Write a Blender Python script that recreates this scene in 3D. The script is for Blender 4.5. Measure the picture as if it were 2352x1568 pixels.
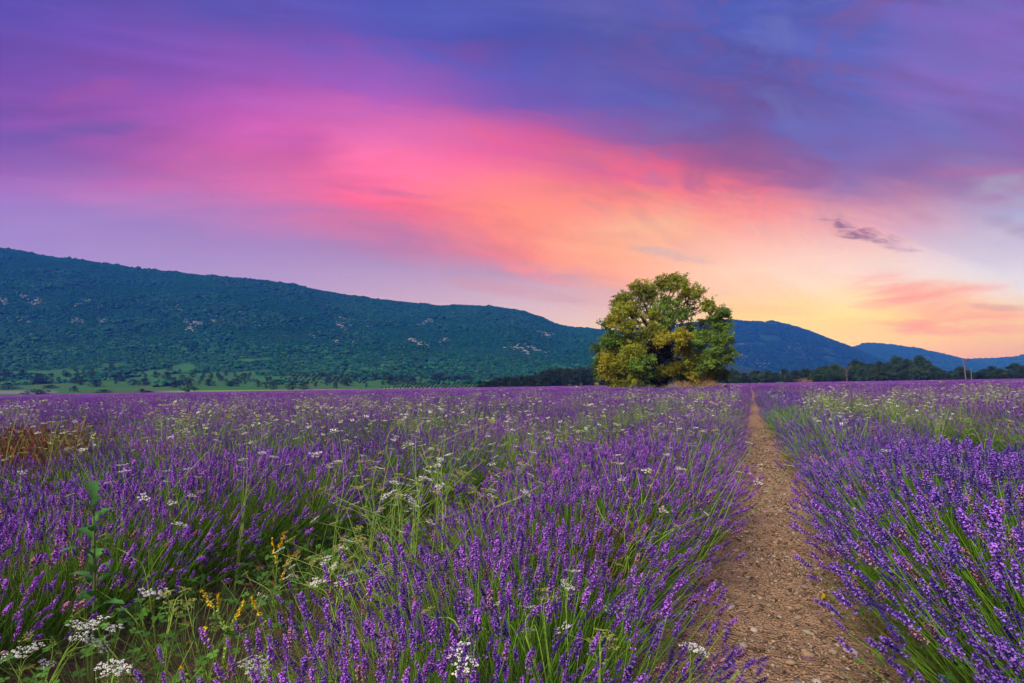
import bpy, math, random
import numpy as np
from mathutils import Vector, Matrix, Euler

for o in list(bpy.data.objects):
    bpy.data.objects.remove(o, do_unlink=True)
rng = np.random.default_rng(11)
random.seed(11)
SC = bpy.context.scene
COL = SC.collection
R = math.radians

# ------------------------------------------------------------------ camera
F = 1306.7            # focal length in units of a 2352 px wide picture
CX, HY = 1176.0, 886.0  # level horizon line
CAMZ = 1.05
cam = bpy.data.cameras.new('camera')
cam.lens = 20.0
cam.sensor_width = 36.0
cam.shift_y = (HY - 784.0) / 2352.0
cam.clip_start = 0.05
cam.clip_end = 20000.0
cam_o = bpy.data.objects.new('camera', cam)
COL.objects.link(cam_o)
cam_o.location = (0, 0, CAMZ)
cam_o.rotation_euler = (R(90), 0, 0)
SC.camera = cam_o

# ------------------------------------------------------------------ exposure
SC.view_settings.view_transform = 'Standard'
SC.view_settings.look = 'None'
SC.view_settings.exposure = 0.0
SC.view_settings.gamma = 1.0
SC.view_settings.use_curve_mapping = False

# ------------------------------------------------------------------ sun
SUN_EL, SUN_AZ = 38.0, -146.0   # azimuth measured from +Y (view direction) towards +X
sun = bpy.data.lights.new('sun', 'SUN')
sun.energy = 4.2
sun.angle = R(22)
sun.color = (1.0, 0.90, 0.76)
sun_o = bpy.data.objects.new('sun', sun)
COL.objects.link(sun_o)
sd = Vector((math.sin(R(SUN_AZ)) * math.cos(R(SUN_EL)), math.cos(R(SUN_AZ)) * math.cos(R(SUN_EL)), math.sin(R(SUN_EL))))
sun_o.rotation_euler = sd.to_track_quat('Z', 'Y').to_euler()
sun_o.location = sd * 50


def lin(c):
    c = np.asarray(c, float) / 255.0
    return np.where(c <= 0.04045, c / 12.92, ((c + 0.055) / 1.055) ** 2.4)


# ------------------------------------------------------------------ world (sunset sky)
SKY_X = [0, 300, 600, 900, 1176, 1450, 1700, 1950, 2150, 2352]
SKY = [
 (0,   [(85,75,170),(95,80,172),(88,82,175),(75,85,178),(82,86,170),(92,86,165),(70,90,180),(88,92,178),(118,92,182),(112,98,188)]),
 (100, [(105,72,175),(118,80,180),(122,82,182),(90,84,180),(80,86,178),(90,86,165),(85,88,172),(75,95,182),(120,98,182),(122,100,186)]),
 (200, [(118,78,172),(145,82,178),(160,86,180),(140,84,180),(100,86,182),(88,90,178),(95,86,165),(85,100,185),(128,98,182),(118,100,186)]),
 (280, [(120,78,168),(150,80,172),(185,88,178),(215,95,168),(140,86,172),(112,88,168),(110,84,155),(100,100,182),(115,100,182),(130,92,165)]),
 (340, [(95,82,172),(160,88,172),(200,95,170),(250,115,165),(235,98,155),(165,85,150),(120,84,140),(112,100,175),(125,105,182),(135,95,160)]),
 (400, [(140,92,178),(165,92,168),(195,95,160),(240,108,155),(255,130,145),(240,100,140),(185,90,140),(140,105,168),(135,105,165),(165,110,165)]),
 (460, [(150,108,188),(170,108,178),(190,105,168),(235,95,140),(255,145,125),(255,130,130),(250,125,140),(190,125,165),(185,130,165),(165,165,205)]),
 (520, [(152,118,192),(158,120,188),(175,115,180),(225,120,155),(255,140,125),(255,190,150),(255,155,145),(240,165,175),(210,170,195),(190,178,210)]),
 (580, [(165,130,195),(165,130,192),(165,130,190),(185,125,175),(250,130,130),(255,175,140),(255,200,180),(250,200,190),(232,208,216),(214,200,216)]),
 (640, [(170,135,195),(172,138,195),(175,140,192),(185,155,195),(200,150,180),(255,165,140),(255,215,185),(255,220,205),(240,220,220),(228,222,230)]),
 (690, [(175,140,195),(178,145,195),(185,150,195),(200,165,195),(215,180,195),(220,175,180),(252,190,155),(255,222,185),(255,205,180),(238,218,215)]),
 (740, [(180,145,195),(185,150,195),(195,160,195),(210,175,195),(225,190,195),(240,195,185),(255,220,140),(255,226,112),(255,205,130),(245,208,180)]),
 (775, [(185,150,195),(190,155,195),(200,165,195),(215,180,195),(235,195,185),(245,205,180),(255,208,125),(255,220,88),(255,205,95),(245,188,130)]),
 (815, [(190,155,195),(195,160,195),(205,170,190),(220,180,190),(238,195,180),(245,200,165),(252,190,130),(255,180,110),(250,170,110),(228,162,130)]),
 (886, [(190,155,190),(195,160,190),(205,170,185),(220,180,180),(235,190,170),(245,190,150),(250,180,120),(245,165,105),(240,160,115),(220,155,130)]),
]
SKY_Y = [r[0] for r in SKY]
SKY_A = np.array([r[1] for r in SKY], float)
SKY_A[2:7, :4] *= np.array([1.07, 1.04, 1.02])
SKY_A[6:12, :3] += np.array([2, 9, 7])
SKY_A[0:3, 7:] += np.array([9, 3, 2])
SKY_L = lin(np.clip(SKY_A, 0, 255))


def sky_at(px, py):
    px = min(max(px, 0), 2351.9)
    py = min(max(py, -120), 886)
    j = int(np.searchsorted(SKY_X, px, side='right') - 1)
    j = min(max(j, 0), len(SKY_X) - 2)
    fx = (px - SKY_X[j]) / (SKY_X[j + 1] - SKY_X[j])
    p = max(py, 0)
    i = int(np.searchsorted(SKY_Y, p, side='right') - 1)
    i = min(max(i, 0), len(SKY_Y) - 2)
    fy = (p - SKY_Y[i]) / (SKY_Y[i + 1] - SKY_Y[i])
    a = SKY_L[i, j] * (1 - fx) + SKY_L[i, j + 1] * fx
    b = SKY_L[i + 1, j] * (1 - fx) + SKY_L[i + 1, j + 1] * fx
    return a * (1 - fy) + b * fy


HAZE_TOP, HAZE_DENS, HAZE_COL = 330.0, 4.2e-4, (0.03, 0.16, 1.0)


def clear_sky(c, ta, w):
    """the sky's own colour above the blue air of the valley"""
    L = min((HAZE_TOP - CAMZ) / max(w, 1e-3), 4900 * math.sqrt(1 + ta * ta), 6150 / max(abs(ta), .01) * math.sqrt(1 + ta * ta)) * math.sqrt(1 + w * w)
    T = np.exp(-HAZE_DENS * np.array(HAZE_COL) * L)
    T = np.maximum(T, .3)
    return np.clip((c - np.array((.42, .32, .38)) * (1 - T)) / T, 0, 1.6)


W = bpy.data.worlds.new('World')
SC.world = W
W.use_nodes = True
W.cycles.sampling_method = 'MANUAL'
W.cycles.sample_map_resolution = 512
wt = W.node_tree
wt.nodes.clear()
WN, WL = wt.nodes, wt.links


def wmath(op, a, b=None, c=None, clamp=False):
    n = WN.new('ShaderNodeMath')
    n.operation = op
    n.use_clamp = clamp
    for i, v in enumerate((a, b, c)):
        if v is None:
            continue
        if isinstance(v, (int, float)):
            n.inputs[i].default_value = v
        else:
            WL.new(v, n.inputs[i])
    return n.outputs[0]


def wmix(f, a, b):
    n = WN.new('ShaderNodeMix')
    n.data_type = 'RGBA'
    for s, v in ((n.inputs[0], f), (n.inputs[6], a), (n.inputs[7], b)):
        if isinstance(v, (int, float)):
            s.default_value = v
        elif isinstance(v, (tuple, list, np.ndarray)):
            s.default_value = (*[float(q) for q in v], 1.0)
        else:
            WL.new(v, s)
    return n.outputs[2]


def wcomb(x, y, z):
    n = WN.new('ShaderNodeCombineXYZ')
    for i, v in enumerate((x, y, z)):
        if isinstance(v, (int, float)):
            n.inputs[i].default_value = v
        else:
            WL.new(v, n.inputs[i])
    return n.outputs[0]


def wnoise(vec, scale, detail, rough=0.55, dist=0.0):
    n = WN.new('ShaderNodeTexNoise')
    n.inputs['Scale'].default_value = scale
    n.inputs['Detail'].default_value = detail
    n.inputs['Roughness'].default_value = rough
    n.inputs['Distortion'].default_value = dist
    WL.new(vec, n.inputs['Vector'])
    return n.outputs[0]


tc = WN.new('ShaderNodeTexCoord')
sep = WN.new('ShaderNodeSeparateXYZ')
WL.new(tc.outputs['Generated'], sep.inputs[0])
dx, dy, dz = sep.outputs
dzp = wmath('MAXIMUM', dz, 0.0)
hh = wmath('MAXIMUM', wmath('SQRT', wmath('ADD', wmath('MULTIPLY', dx, dx), wmath('MULTIPLY', dy, dy))), 0.02)
elw = wmath('DIVIDE', dzp, hh)
az = wmath('ARCTAN2', dx, dy)
azs = wmath('ADD', az, 0.25)
band = wmath('ADD', elw, wmath('MULTIPLY', wmath('MULTIPLY', azs, azs), 0.30))
q1 = wcomb(wmath('MULTIPLY', az, 1.5), wmath('MULTIPLY', band, 5.0), 0.0)
q2 = wcomb(wmath('MULTIPLY', az, 2.6), wmath('MULTIPLY', band, 12.0), 4.3)
q3 = wcomb(wmath('MULTIPLY', az, 6.5), wmath('MULTIPLY', band, 30.0), 9.1)
n1 = wmath('SUBTRACT', wnoise(q1, 1.0, 4.0, 0.5, 0.5), 0.5)
n2 = wmath('SUBTRACT', wnoise(q2, 1.0, 5.0, 0.55, 0.8), 0.5)
n3 = wmath('SUBTRACT', wnoise(q3, 1.0, 6.0, 0.6, 0.9), 0.5)
nn = wmath('ADD', wmath('ADD', wmath('MULTIPLY', n1, 0.55), wmath('MULTIPLY', n2, 0.45)), wmath('MULTIPLY', n3, 0.36))
elw2 = wmath('ADD', elw, wmath('MULTIPLY', nn, wmath('ADD', wmath('MULTIPLY', elw, 0.40), 0.02)))
az2 = wmath('ADD', az, wmath('MULTIPLY', n2, 0.22))
tt = wmath('DIVIDE', wmath('ADD', az2, R(60)), R(120), clamp=True)
ROWS = [0.0, 0.03, 0.06, 0.09, 0.12, 0.155, 0.19, 0.23, 0.27, 0.315, 0.36, 0.42, 0.50, 0.60, 0.72]
cur = None
for k, w in enumerate(ROWS):
    rp = WN.new('ShaderNodeValToRGB')
    cr = rp.color_ramp
    cr.interpolation = 'LINEAR'
    NS = 30
    cr.elements[0].position = 0.0
    cr.elements[-1].position = 1.0
    for i in range(1, NS - 1):
        cr.elements.new(i / (NS - 1))
    for e in cr.elements:
        a = min(max(-60 + 120 * e.position, -44), 44)
        ta = math.tan(R(a))
        e.color = (*[float(q) for q in clear_sky(sky_at(CX + F * ta, HY - F * w * math.sqrt(1 + ta * ta)), ta, w)], 1)
    WL.new(tt, rp.inputs[0])
    if cur is None:
        cur = rp.outputs[0]
    else:
        f = wmath('DIVIDE', wmath('SUBTRACT', elw2, ROWS[k - 1]), w - ROWS[k - 1], clamp=True)
        cur = wmix(f, cur, rp.outputs[0])
# overhead and behind the viewer the same violet-blue dusk goes on
zen = wmath('DIVIDE', wmath('SUBTRACT', elw2, 0.75), 1.6, clamp=True)
cur = wmix(zen, cur, lin((98, 92, 176)))
bk = wmath('DIVIDE', wmath('SUBTRACT', wmath('ABSOLUTE', az), R(50)), R(70), clamp=True)
bcol = wmix(wmath('MULTIPLY', elw2, 1.6, clamp=True), lin((178, 145, 195)), lin((105, 92, 178)))
cur = wmix(bk, cur, bcol)
# fine streaks: thin cloud lighter and darker
streak = wmath('ADD', 1.0, wmath('MULTIPLY', wmath('ADD', wmath('MULTIPLY', n3, 0.42), wmath('MULTIPLY', n2, 0.62)), wmath('MULTIPLY', elw, 2.2, clamp=True)))
vs = WN.new('ShaderNodeVectorMath')
vs.operation = 'SCALE'
WL.new(cur, vs.inputs[0])
WL.new(streak, vs.inputs['Scale'])
cur = vs.outputs[0]
qm = wcomb(wmath('MULTIPLY', az, 6.0), wmath('MULTIPLY', band, 11.0), 21.0)
nm = wmath('SUBTRACT', wnoise(qm, 1.0, 7.0, 0.62, 0.7), 0.5)
reg = wmath('MULTIPLY', wmath('MULTIPLY', wmath('SUBTRACT', az, 0.02), 2.6, clamp=True), wmath('MULTIPLY', wmath('SUBTRACT', elw, 0.20), 7.0, clamp=True))
reg = wmath('MULTIPLY', reg, wmath('SUBTRACT', 1.0, bk, clamp=True))
cur = wmix(wmath('MULTIPLY', wmath('MULTIPLY', nm, 5.0, clamp=True), wmath('MULTIPLY', reg, 0.8)), cur, lin((132, 82, 142)))
cur = wmix(wmath('MULTIPLY', wmath('MULTIPLY', nm, -5.0, clamp=True), wmath('MULTIPLY', reg, 0.6)), cur, lin((110, 112, 190)))
qc = wcomb(wmath('MULTIPLY', az, 34.0), wmath('MULTIPLY', wmath('ADD', elw, wmath('MULTIPLY', az, 0.28)), 110.0), 2.0)
nc = wmath('SUBTRACT', wnoise(qc, 1.0, 6.0, 0.62, 0.5), 0.5)
qd = wcomb(wmath('MULTIPLY', az, 7.0), wmath('MULTIPLY', elw, 34.0), 5.0)
nd = wmath('SUBTRACT', wnoise(qd, 1.0, 6.0, 0.6, 0.6), 0.5)


def cloud(p0, p1, thick, col, strength, rag=1.2, soft=1.0, src=None):
    """one thin cloud lying in the sky between two directions"""
    global cur
    pts = []
    for (px, py) in (p0, p1):
        ta = (px - CX) / F
        pts.append((math.atan(ta), (HY - py) / F / math.sqrt(1 + ta * ta)))
    (a0, w0), (a1, w1) = pts
    mx, my = (a0 + a1) / 2, (w0 + w1) / 2
    L = math.hypot(a1 - a0, w1 - w0) / 2
    ux, uy = (a1 - a0) / (2 * L), (w1 - w0) / (2 * L)
    th = thick / F
    ex = wmath('SUBTRACT', az, mx)
    ey = wmath('SUBTRACT', elw, my)
    u = wmath('DIVIDE', wmath('ADD', wmath('MULTIPLY', ex, ux), wmath('MULTIPLY', ey, uy)), L)
    v = wmath('DIVIDE', wmath('SUBTRACT', wmath('MULTIPLY', ey, ux), wmath('MULTIPLY', ex, uy)), th)
    r2 = wmath('ADD', wmath('MULTIPLY', u, u), wmath('MULTIPLY', v, v))
    m = wmath('ADD', wmath('SUBTRACT', 1.0, r2), wmath('MULTIPLY', src or nd, rag * 3.0))
    m = wmath('MULTIPLY', wmath('MULTIPLY', m, soft, clamp=True), wmath('SUBTRACT', 1.6, wmath('MULTIPLY', r2, 0.5), clamp=True))
    mm = WN.new('ShaderNodeMapRange')
    mm.interpolation_type = 'SMOOTHSTEP'
    WL.new(m, mm.inputs[0])
    cur = wmix(wmath('MULTIPLY', mm.outputs[0], strength), cur, lin(col))


cloud((1740, 752), (2300, 748), 26, (255, 212, 92), 0.75, 0.6, 0.8)
cloud((1600, 700), (1900, 720), 14, (255, 205, 130), 0.6, 0.8, 0.8)
cloud((1900, 640), (2420, 750), 56, (255, 146, 96), 0.85, 1.1, 0.6)
cloud((1980, 742), (2400, 760), 18, (252, 136, 80), 0.8, 1.0, 0.7)
cloud((2200, 700), (2380, 708), 9, (205, 140, 130), 0.5, 1.0, 0.8)
cloud((1440, 566), (1650, 604), 16, (205, 176, 190), 0.7, 0.9, 0.7)
cloud((950, 628), (1420, 700), 20, (208, 145, 172), 0.6, 0.9, 0.7)
cloud((1120, 600), (1330, 660), 18, (255, 140, 130), 0.55, 0.9, 0.7)
cloud((60, 250), (360, 165), 22, (160, 76, 168), 0.7, 0.9, 0.7)
cloud((0, 325), (380, 270), 22, (100, 80, 170), 0.6, 0.9, 0.7)
cloud((560, 480), (1080, 540), 26, (190, 112, 170), 0.6, 1.0, 0.7)
cloud((700, 420), (1050, 452), 14, (165, 95, 165), 0.5, 1.0, 0.7)
cloud((1640, 372), (2060, 432), 30, (135, 84, 140), 0.5, 1.0, 0.7)
cloud((2200, 440), (2440, 446), 40, (168, 180, 216), 0.7, 1.4, 0.45)
cloud((2080, 395), (2400, 388), 12, (175, 100, 155), 0.5, 0.9, 0.8)
cloud((2060, 470), (2180, 530), 18, (195, 140, 175), 0.5, 0.9, 0.8)
cloud((2240, 500), (2420, 545), 20, (160, 130, 170), 0.6, 1.0, 0.8)
cloud((1560, 310), (1760, 380), 40, (120, 78, 140), 0.45, 0.7, 0.6)
cloud((1890, 503), (2035, 560), 21, (112, 58, 92), 0.85, 1.5, 0.55, nc)
cloud((1995, 545), (2115, 574), 16, (135, 66, 92), 0.8, 1.5, 0.55, nc)

nish = WN.new('ShaderNodeTexSky')
nish.sky_type = 'NISHITA'
nish.sun_disc = False
nish.sun_elevation = R(SUN_EL)
nish.sun_rotation = R(SUN_AZ)
bg1 = WN.new('ShaderNodeBackground')
bg1.inputs['Strength'].default_value = 1.0
WL.new(cur, bg1.inputs['Color'])
bg2 = WN.new('ShaderNodeBackground')
bg2.inputs['Strength'].default_value = 0.004
WL.new(nish.outputs[0], bg2.inputs['Color'])
addw = WN.new('ShaderNodeAddShader')
WL.new(bg1.outputs[0], addw.inputs[0])
WL.new(bg2.outputs[0], addw.inputs[1])
wo = WN.new('ShaderNodeOutputWorld')
WL.new(addw.outputs[0], wo.inputs['Surface'])

SC.cycles.volume_bounces = 0
SC.cycles.max_bounces = 5
SC.cycles.diffuse_bounces = 3
SC.cycles.use_denoising = True
SC.cycles.use_adaptive_sampling = True
SC.cycles.adaptive_threshold = 0.02

# ------------------------------------------------------------------ helpers
TILT = 0.016
ROWA = math.atan((1722 - CX) / F)      # heading of the lavender rows
DS = np.array([math.sin(ROWA), math.cos(ROWA)])     # along the row
DT = np.array([math.cos(ROWA), -math.sin(ROWA)])    # across, to the right


def gz(x, y=None):
    return TILT * np.clip(x, -190, 190)


def st2xy(s, t):
    return s * DS[0] + t * DT[0], s * DS[1] + t * DT[1]


def at(px, py, d):
    return Vector(((px - CX) / F * d, d, CAMZ + (HY - py) / F * d))


def ground_hit(px, py):
    x = (px - CX) / F
    k = (HY - py) / F
    d = CAMZ / (TILT * x - k)
    return Vector((x * d, d, TILT * x * d))


def smooth(a, b, x):
    t = np.clip((np.asarray(x, float) - a) / (b - a), 0, 1)
    return t * t * (3 - 2 * t)


_perm = np.random.default_rng(3).random((256, 256))


def vnoise(x, y):
    x = np.asarray(x, float); y = np.asarray(y, float)
    xi = np.floor(x).astype(int); yi = np.floor(y).astype(int)
    fx = x - xi; fy = y - yi
    fx = fx * fx * (3 - 2 * fx); fy = fy * fy * (3 - 2 * fy)
    g = lambda a, b: _perm[a & 255, b & 255]
    return (g(xi, yi) * (1 - fx) + g(xi + 1, yi) * fx) * (1 - fy) + (g(xi, yi + 1) * (1 - fx) + g(xi + 1, yi + 1) * fx) * fy


def fbm(x, y, o=4):
    s = 0.0; a = 0.5; t = 0.0
    for i in range(o):
        s = s + a * vnoise(x * 2 ** i + 17.3 * i, y * 2 ** i + 5.1 * i)
        t += a; a *= 0.5
    return s / t


def nrm(v):
    return v / np.maximum(np.linalg.norm(v, axis=-1, keepdims=True), 1e-9)


class MB:
    """collects triangles with a colour for each vertex"""
    def __init__(self):
        self.V = []; self.T = []; self.C = []; self.n = 0

    def add(self, v, t, c):
        v = np.asarray(v, float).reshape(-1, 3)
        c = np.asarray(c, float)
        if c.ndim == 1:
            c = np.broadcast_to(c, (len(v), 3))
        self.V.append(v); self.T.append(np.asarray(t, int).reshape(-1, 3) + self.n); self.C.append(c.reshape(-1, 3))
        self.n += len(v)

    def arrays(self):
        return np.concatenate(self.V), np.concatenate(self.T), np.concatenate(self.C)

    def place(self, tmpl, M, P, cm=None):
        v, t, c = tmpl
        N = len(P)
        if N == 0:
            return
        vv = np.einsum('nij,vj->nvi', M, v) + P[:, None, :]
        cc = np.broadcast_to(c[None], (N,) + c.shape)
        if cm is not None:
            cc = cc * cm[:, None, :]
        tt = t[None] + (np.arange(N) * len(v))[:, None, None]
        self.add(vv.reshape(-1, 3), tt.reshape(-1, 3), cc.reshape(-1, 3))

    def mesh(self, name, mat, smooth_=False):
        v, t, c = self.arrays()
        me = bpy.data.meshes.new(name)
        me.vertices.add(len(v))
        me.vertices.foreach_set('co', v.astype(np.float32).ravel())
        me.loops.add(len(t) * 3)
        me.loops.foreach_set('vertex_index', t.astype(np.int32).ravel())
        me.polygons.add(len(t))
        me.polygons.foreach_set('loop_start', (np.arange(len(t)) * 3).astype(np.int32))
        me.polygons.foreach_set('loop_total', np.full(len(t), 3, np.int32))
        if smooth_:
            me.polygons.foreach_set('use_smooth', np.ones(len(t), bool))
        ca = me.color_attributes.new('Col', 'FLOAT_COLOR', 'POINT')
        ca.data.foreach_set('color', np.concatenate([np.clip(c, 0, 1), np.ones((len(c), 1))], 1).astype(np.float32).ravel())
        me.update(calc_edges=True)
        me.validate()
        me.materials.append(mat)
        return me


def sweep(mb, P, Rr, sides, C):
    """P (N,K,3) centre lines, Rr (N,K) radii, sides 2 = ribbon, C (N,K,3) or (3,)"""
    P = np.asarray(P, float)
    N, K = P.shape[:2]
    C = np.asarray(C, float)
    if C.ndim == 1:
        C = np.broadcast_to(C, (N, K, 3))
    elif C.ndim == 2:
        C = np.broadcast_to(C[:, None, :], (N, K, 3))
    Rr = np.broadcast_to(np.asarray(Rr, float), (N, K))
    d = nrm(P[:, -1] - P[:, 0])
    ref = nrm(rng.normal(size=(N, 3)))
    a = nrm(np.cross(d, ref))
    b = np.cross(d, a)
    if sides == 2:
        vv = np.stack([P + a[:, None] * Rr[..., None], P - a[:, None] * Rr[..., None]], 2)
        base = (np.arange(N) * K * 2)[:, None] + (np.arange(K - 1) * 2)[None]
        q = base[..., None]
        t = np.concatenate([np.concatenate([q, q + 1, q + 2], -1), np.concatenate([q + 1, q + 3, q + 2], -1)], 1)
    else:
        ang = np.arange(sides) / sides * 2 * math.pi
        off = a[:, None, :] * np.cos(ang)[None, :, None] + b[:, None, :] * np.sin(ang)[None, :, None]
        vv = P[:, :, None, :] + off[:, None] * Rr[..., None, None]
        base = (np.arange(N) * K * sides)[:, None, None] + (np.arange(K - 1) * sides)[None, :, None]
        i = np.arange(sides)[None, None]; j = (np.arange(sides) + 1)[None, None] % sides
        A = base + i; B = base + j; Cc = A + sides; D = B + sides
        t = np.concatenate([np.stack([A, B, Cc], -1).reshape(-1, 3), np.stack([B, D, Cc], -1).reshape(-1, 3)])
    ns = 2 if sides == 2 else sides
    cc = np.broadcast_to(C[:, :, None, :], (N, K, ns, 3))
    mb.add(vv.reshape(-1, 3), t.reshape(-1, 3), cc.reshape(-1, 3))


def bez(P0, P1, P2, K):
    u = np.linspace(0, 1, K)[None, :, None]
    return P0[:, None] * (1 - u) ** 2 + P1[:, None] * 2 * u * (1 - u) + P2[:, None] * u * u


def path_pts(pts, K):
    """smooth polyline through the given points"""
    p = np.asarray(pts, float)
    if len(p) < 3:
        u = np.linspace(0, 1, K)[:, None]
        return p[0] * (1 - u) + p[-1] * u
    q = np.vstack([2 * p[0] - p[1], p, 2 * p[-1] - p[-2]])
    out = []
    for x in np.linspace(0, len(p) - 1 - 1e-6, K):
        i = int(x); t = x - i
        a, b, c, d = q[i], q[i + 1], q[i + 2], q[i + 3]
        out.append(0.5 * (2 * b + (c - a) * t + (2 * a - 5 * b + 4 * c - d) * t * t + (3 * b - a - 3 * c + d) * t ** 3))
    return np.array(out)


def frames(D, spin):
    """rotation matrices whose z axis is D"""
    z = nrm(D)
    ref = np.where(np.abs(z[:, 2:3]) > 0.9, np.array([[1.0, 0, 0]]), np.array([[0, 0, 1.0]]))
    x = nrm(np.cross(ref, z)); y = np.cross(z, x)
    c, s = np.cos(spin)[:, None], np.sin(spin)[:, None]
    return np.stack([x * c + y * s, -x * s + y * c, z], -1)


def leaves(mb, C, D, L, Wd, col, fold=0.25):
    """rhomb shaped leaves: base C, direction D"""
    N = len(C)
    D = nrm(D)
    side = nrm(np.cross(D, nrm(rng.normal(size=(N, 3)))))
    up = np.cross(side, D)
    L = np.broadcast_to(L, (N,))[:, None]; Wd = np.broadcast_to(Wd, (N,))[:, None]
    mid = C + D * L * 0.5
    v = np.stack([C, mid + side * Wd + up * Wd * fold, C + D * L, mid - side * Wd + up * Wd * fold], 1)
    b = (np.arange(N) * 4)[:, None]
    t = np.concatenate([b + np.array([[0, 1, 2]]), b + np.array([[0, 2, 3]])])
    mb.add(v.reshape(-1, 3), t, np.repeat(col, 4, 0))


# ------------------------------------------------------------------ materials
def mat_col(name, rough=0.7, var=0.25, scale=40.0, rnd=0.2, trans=0.0, spec=0.25, bump=0.0, bscale=60.0):
    m = bpy.data.materials.new(name)
    m.use_nodes = True
    nt = m.node_tree
    N, L = nt.nodes, nt.links
    N.clear()
    out = N.new('ShaderNodeOutputMaterial')
    bs = N.new('ShaderNodeBsdfPrincipled')
    bs.inputs['Roughness'].default_value = rough
    bs.inputs['Specular IOR Level'].default_value = spec
    at_ = N.new('ShaderNodeAttribute'); at_.attribute_name = 'Col'
    geo = N.new('ShaderNodeNewGeometry')
    tcn = N.new('ShaderNodeTexCoord')
    no = N.new('ShaderNodeTexNoise')
    no.inputs['Scale'].default_value = scale
    no.inputs['Detail'].default_value = 3
    L.new(tcn.outputs['Object'], no.inputs['Vector'])
    oi = N.new('ShaderNodeObjectInfo')
    m1 = N.new('ShaderNodeMapRange')
    m1.inputs[1].default_value = 0.25; m1.inputs[2].default_value = 0.75
    m1.inputs[3].default_value = 1 - var; m1.inputs[4].default_value = 1 + var
    L.new(no.outputs[0], m1.inputs[0])
    m2 = N.new('ShaderNodeMapRange')
    m2.inputs[3].default_value = 1 - rnd; m2.inputs[4].default_value = 1 + rnd
    L.new(oi.outputs['Random'], m2.inputs[0])
    mu = N.new('ShaderNodeMath'); mu.operation = 'MULTIPLY'
    L.new(m1.outputs[0], mu.inputs[0]); L.new(m2.outputs[0], mu.inputs[1])
    sc = N.new('ShaderNodeVectorMath'); sc.operation = 'SCALE'
    L.new(at_.outputs['Color'], sc.inputs[0]); L.new(mu.outputs[0], sc.inputs['Scale'])
    L.new(sc.outputs[0], bs.inputs['Base Color'])
    if bump > 0:
        nb = N.new('ShaderNodeTexNoise')
        nb.inputs['Scale'].default_value = bscale
        nb.inputs['Detail'].default_value = 6
        L.new(tcn.outputs['Object'], nb.inputs['Vector'])
        bp = N.new('ShaderNodeBump')
        bp.inputs['Strength'].default_value = bump
        bp.inputs['Distance'].default_value = 0.02
        L.new(nb.outputs[0], bp.inputs['Height'])
        L.new(bp.outputs[0], bs.inputs['Normal'])
    if trans > 0:
        tr = N.new('ShaderNodeBsdfTranslucent')
        L.new(sc.outputs[0], tr.inputs['Color'])
        mx = N.new('ShaderNodeMixShader')
        mx.inputs[0].default_value = trans
        L.new(bs.outputs[0], mx.inputs[1]); L.new(tr.outputs[0], mx.inputs[2])
        L.new(mx.outputs[0], out.inputs['Surface'])
    else:
        L.new(bs.outputs[0], out.inputs['Surface'])
    return m


M_STEM = mat_col('lavender_stem', 0.6, 0.25, 12, 0.2, 0.2)
M_PETAL = mat_col('lavender_petal', 0.75, 0.2, 9, 0.22, 0.2, 0.15)
_nt = M_PETAL.node_tree
_hs = _nt.nodes.new('ShaderNodeHueSaturation')
_oi = [n for n in _nt.nodes if n.type == 'OBJECT_INFO'][0]
_mr = _nt.nodes.new('ShaderNodeMapRange')
_mr.inputs[3].default_value = 0.475; _mr.inputs[4].default_value = 0.512
_nt.links.new(_oi.outputs['Random'], _mr.inputs[0])
_nt.links.new(_mr.outputs[0], _hs.inputs['Hue'])
_sc = [n for n in _nt.nodes if n.type == 'VECT_MATH'][0]
_nt.links.new(_sc.outputs[0], _hs.inputs['Color'])
for _n in _nt.nodes:
    if _n.type == 'BSDF_PRINCIPLED':
        _nt.links.new(_hs.outputs[0], _n.inputs['Base Color'])
    elif _n.type == 'BSDF_TRANSLUCENT':
        _nt.links.new(_hs.outputs[0], _n.inputs['Color'])
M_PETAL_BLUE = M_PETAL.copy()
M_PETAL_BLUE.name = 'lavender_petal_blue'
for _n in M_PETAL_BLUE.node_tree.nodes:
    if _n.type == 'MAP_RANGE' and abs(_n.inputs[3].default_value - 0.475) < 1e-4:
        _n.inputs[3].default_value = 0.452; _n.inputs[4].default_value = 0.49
M_WEED = mat_col('weed_green', 0.6, 0.25, 15, 0.2, 0.25)
M_WHITE = mat_col('umbel_white', 0.8, 0.1, 20, 0.1, 0.15)
M_LEAF = mat_col('tree_leaf', 0.55, 0.3, 0.6, 0.15, 0.3, 0.3)
M_BARK = mat_col('bark', 0.9, 0.4, 3.0, 0.15, 0, 0.1, 0.6, 8)
M_FOREST = mat_col('forest_canopy', 0.9, 0.3, 0.5, 0.45, 0, 0.05)
M_ROCK = mat_col('limestone', 0.85, 0.25, 0.4, 0.2, 0, 0.1)
M_STONE = mat_col('path_stone', 0.8, 0.3, 40, 0.25, 0, 0.2, 0.4, 120)
M_WOOD = mat_col('pole_wood', 0.8, 0.3, 6, 0.1, 0, 0.2, 0.4, 20)


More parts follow.
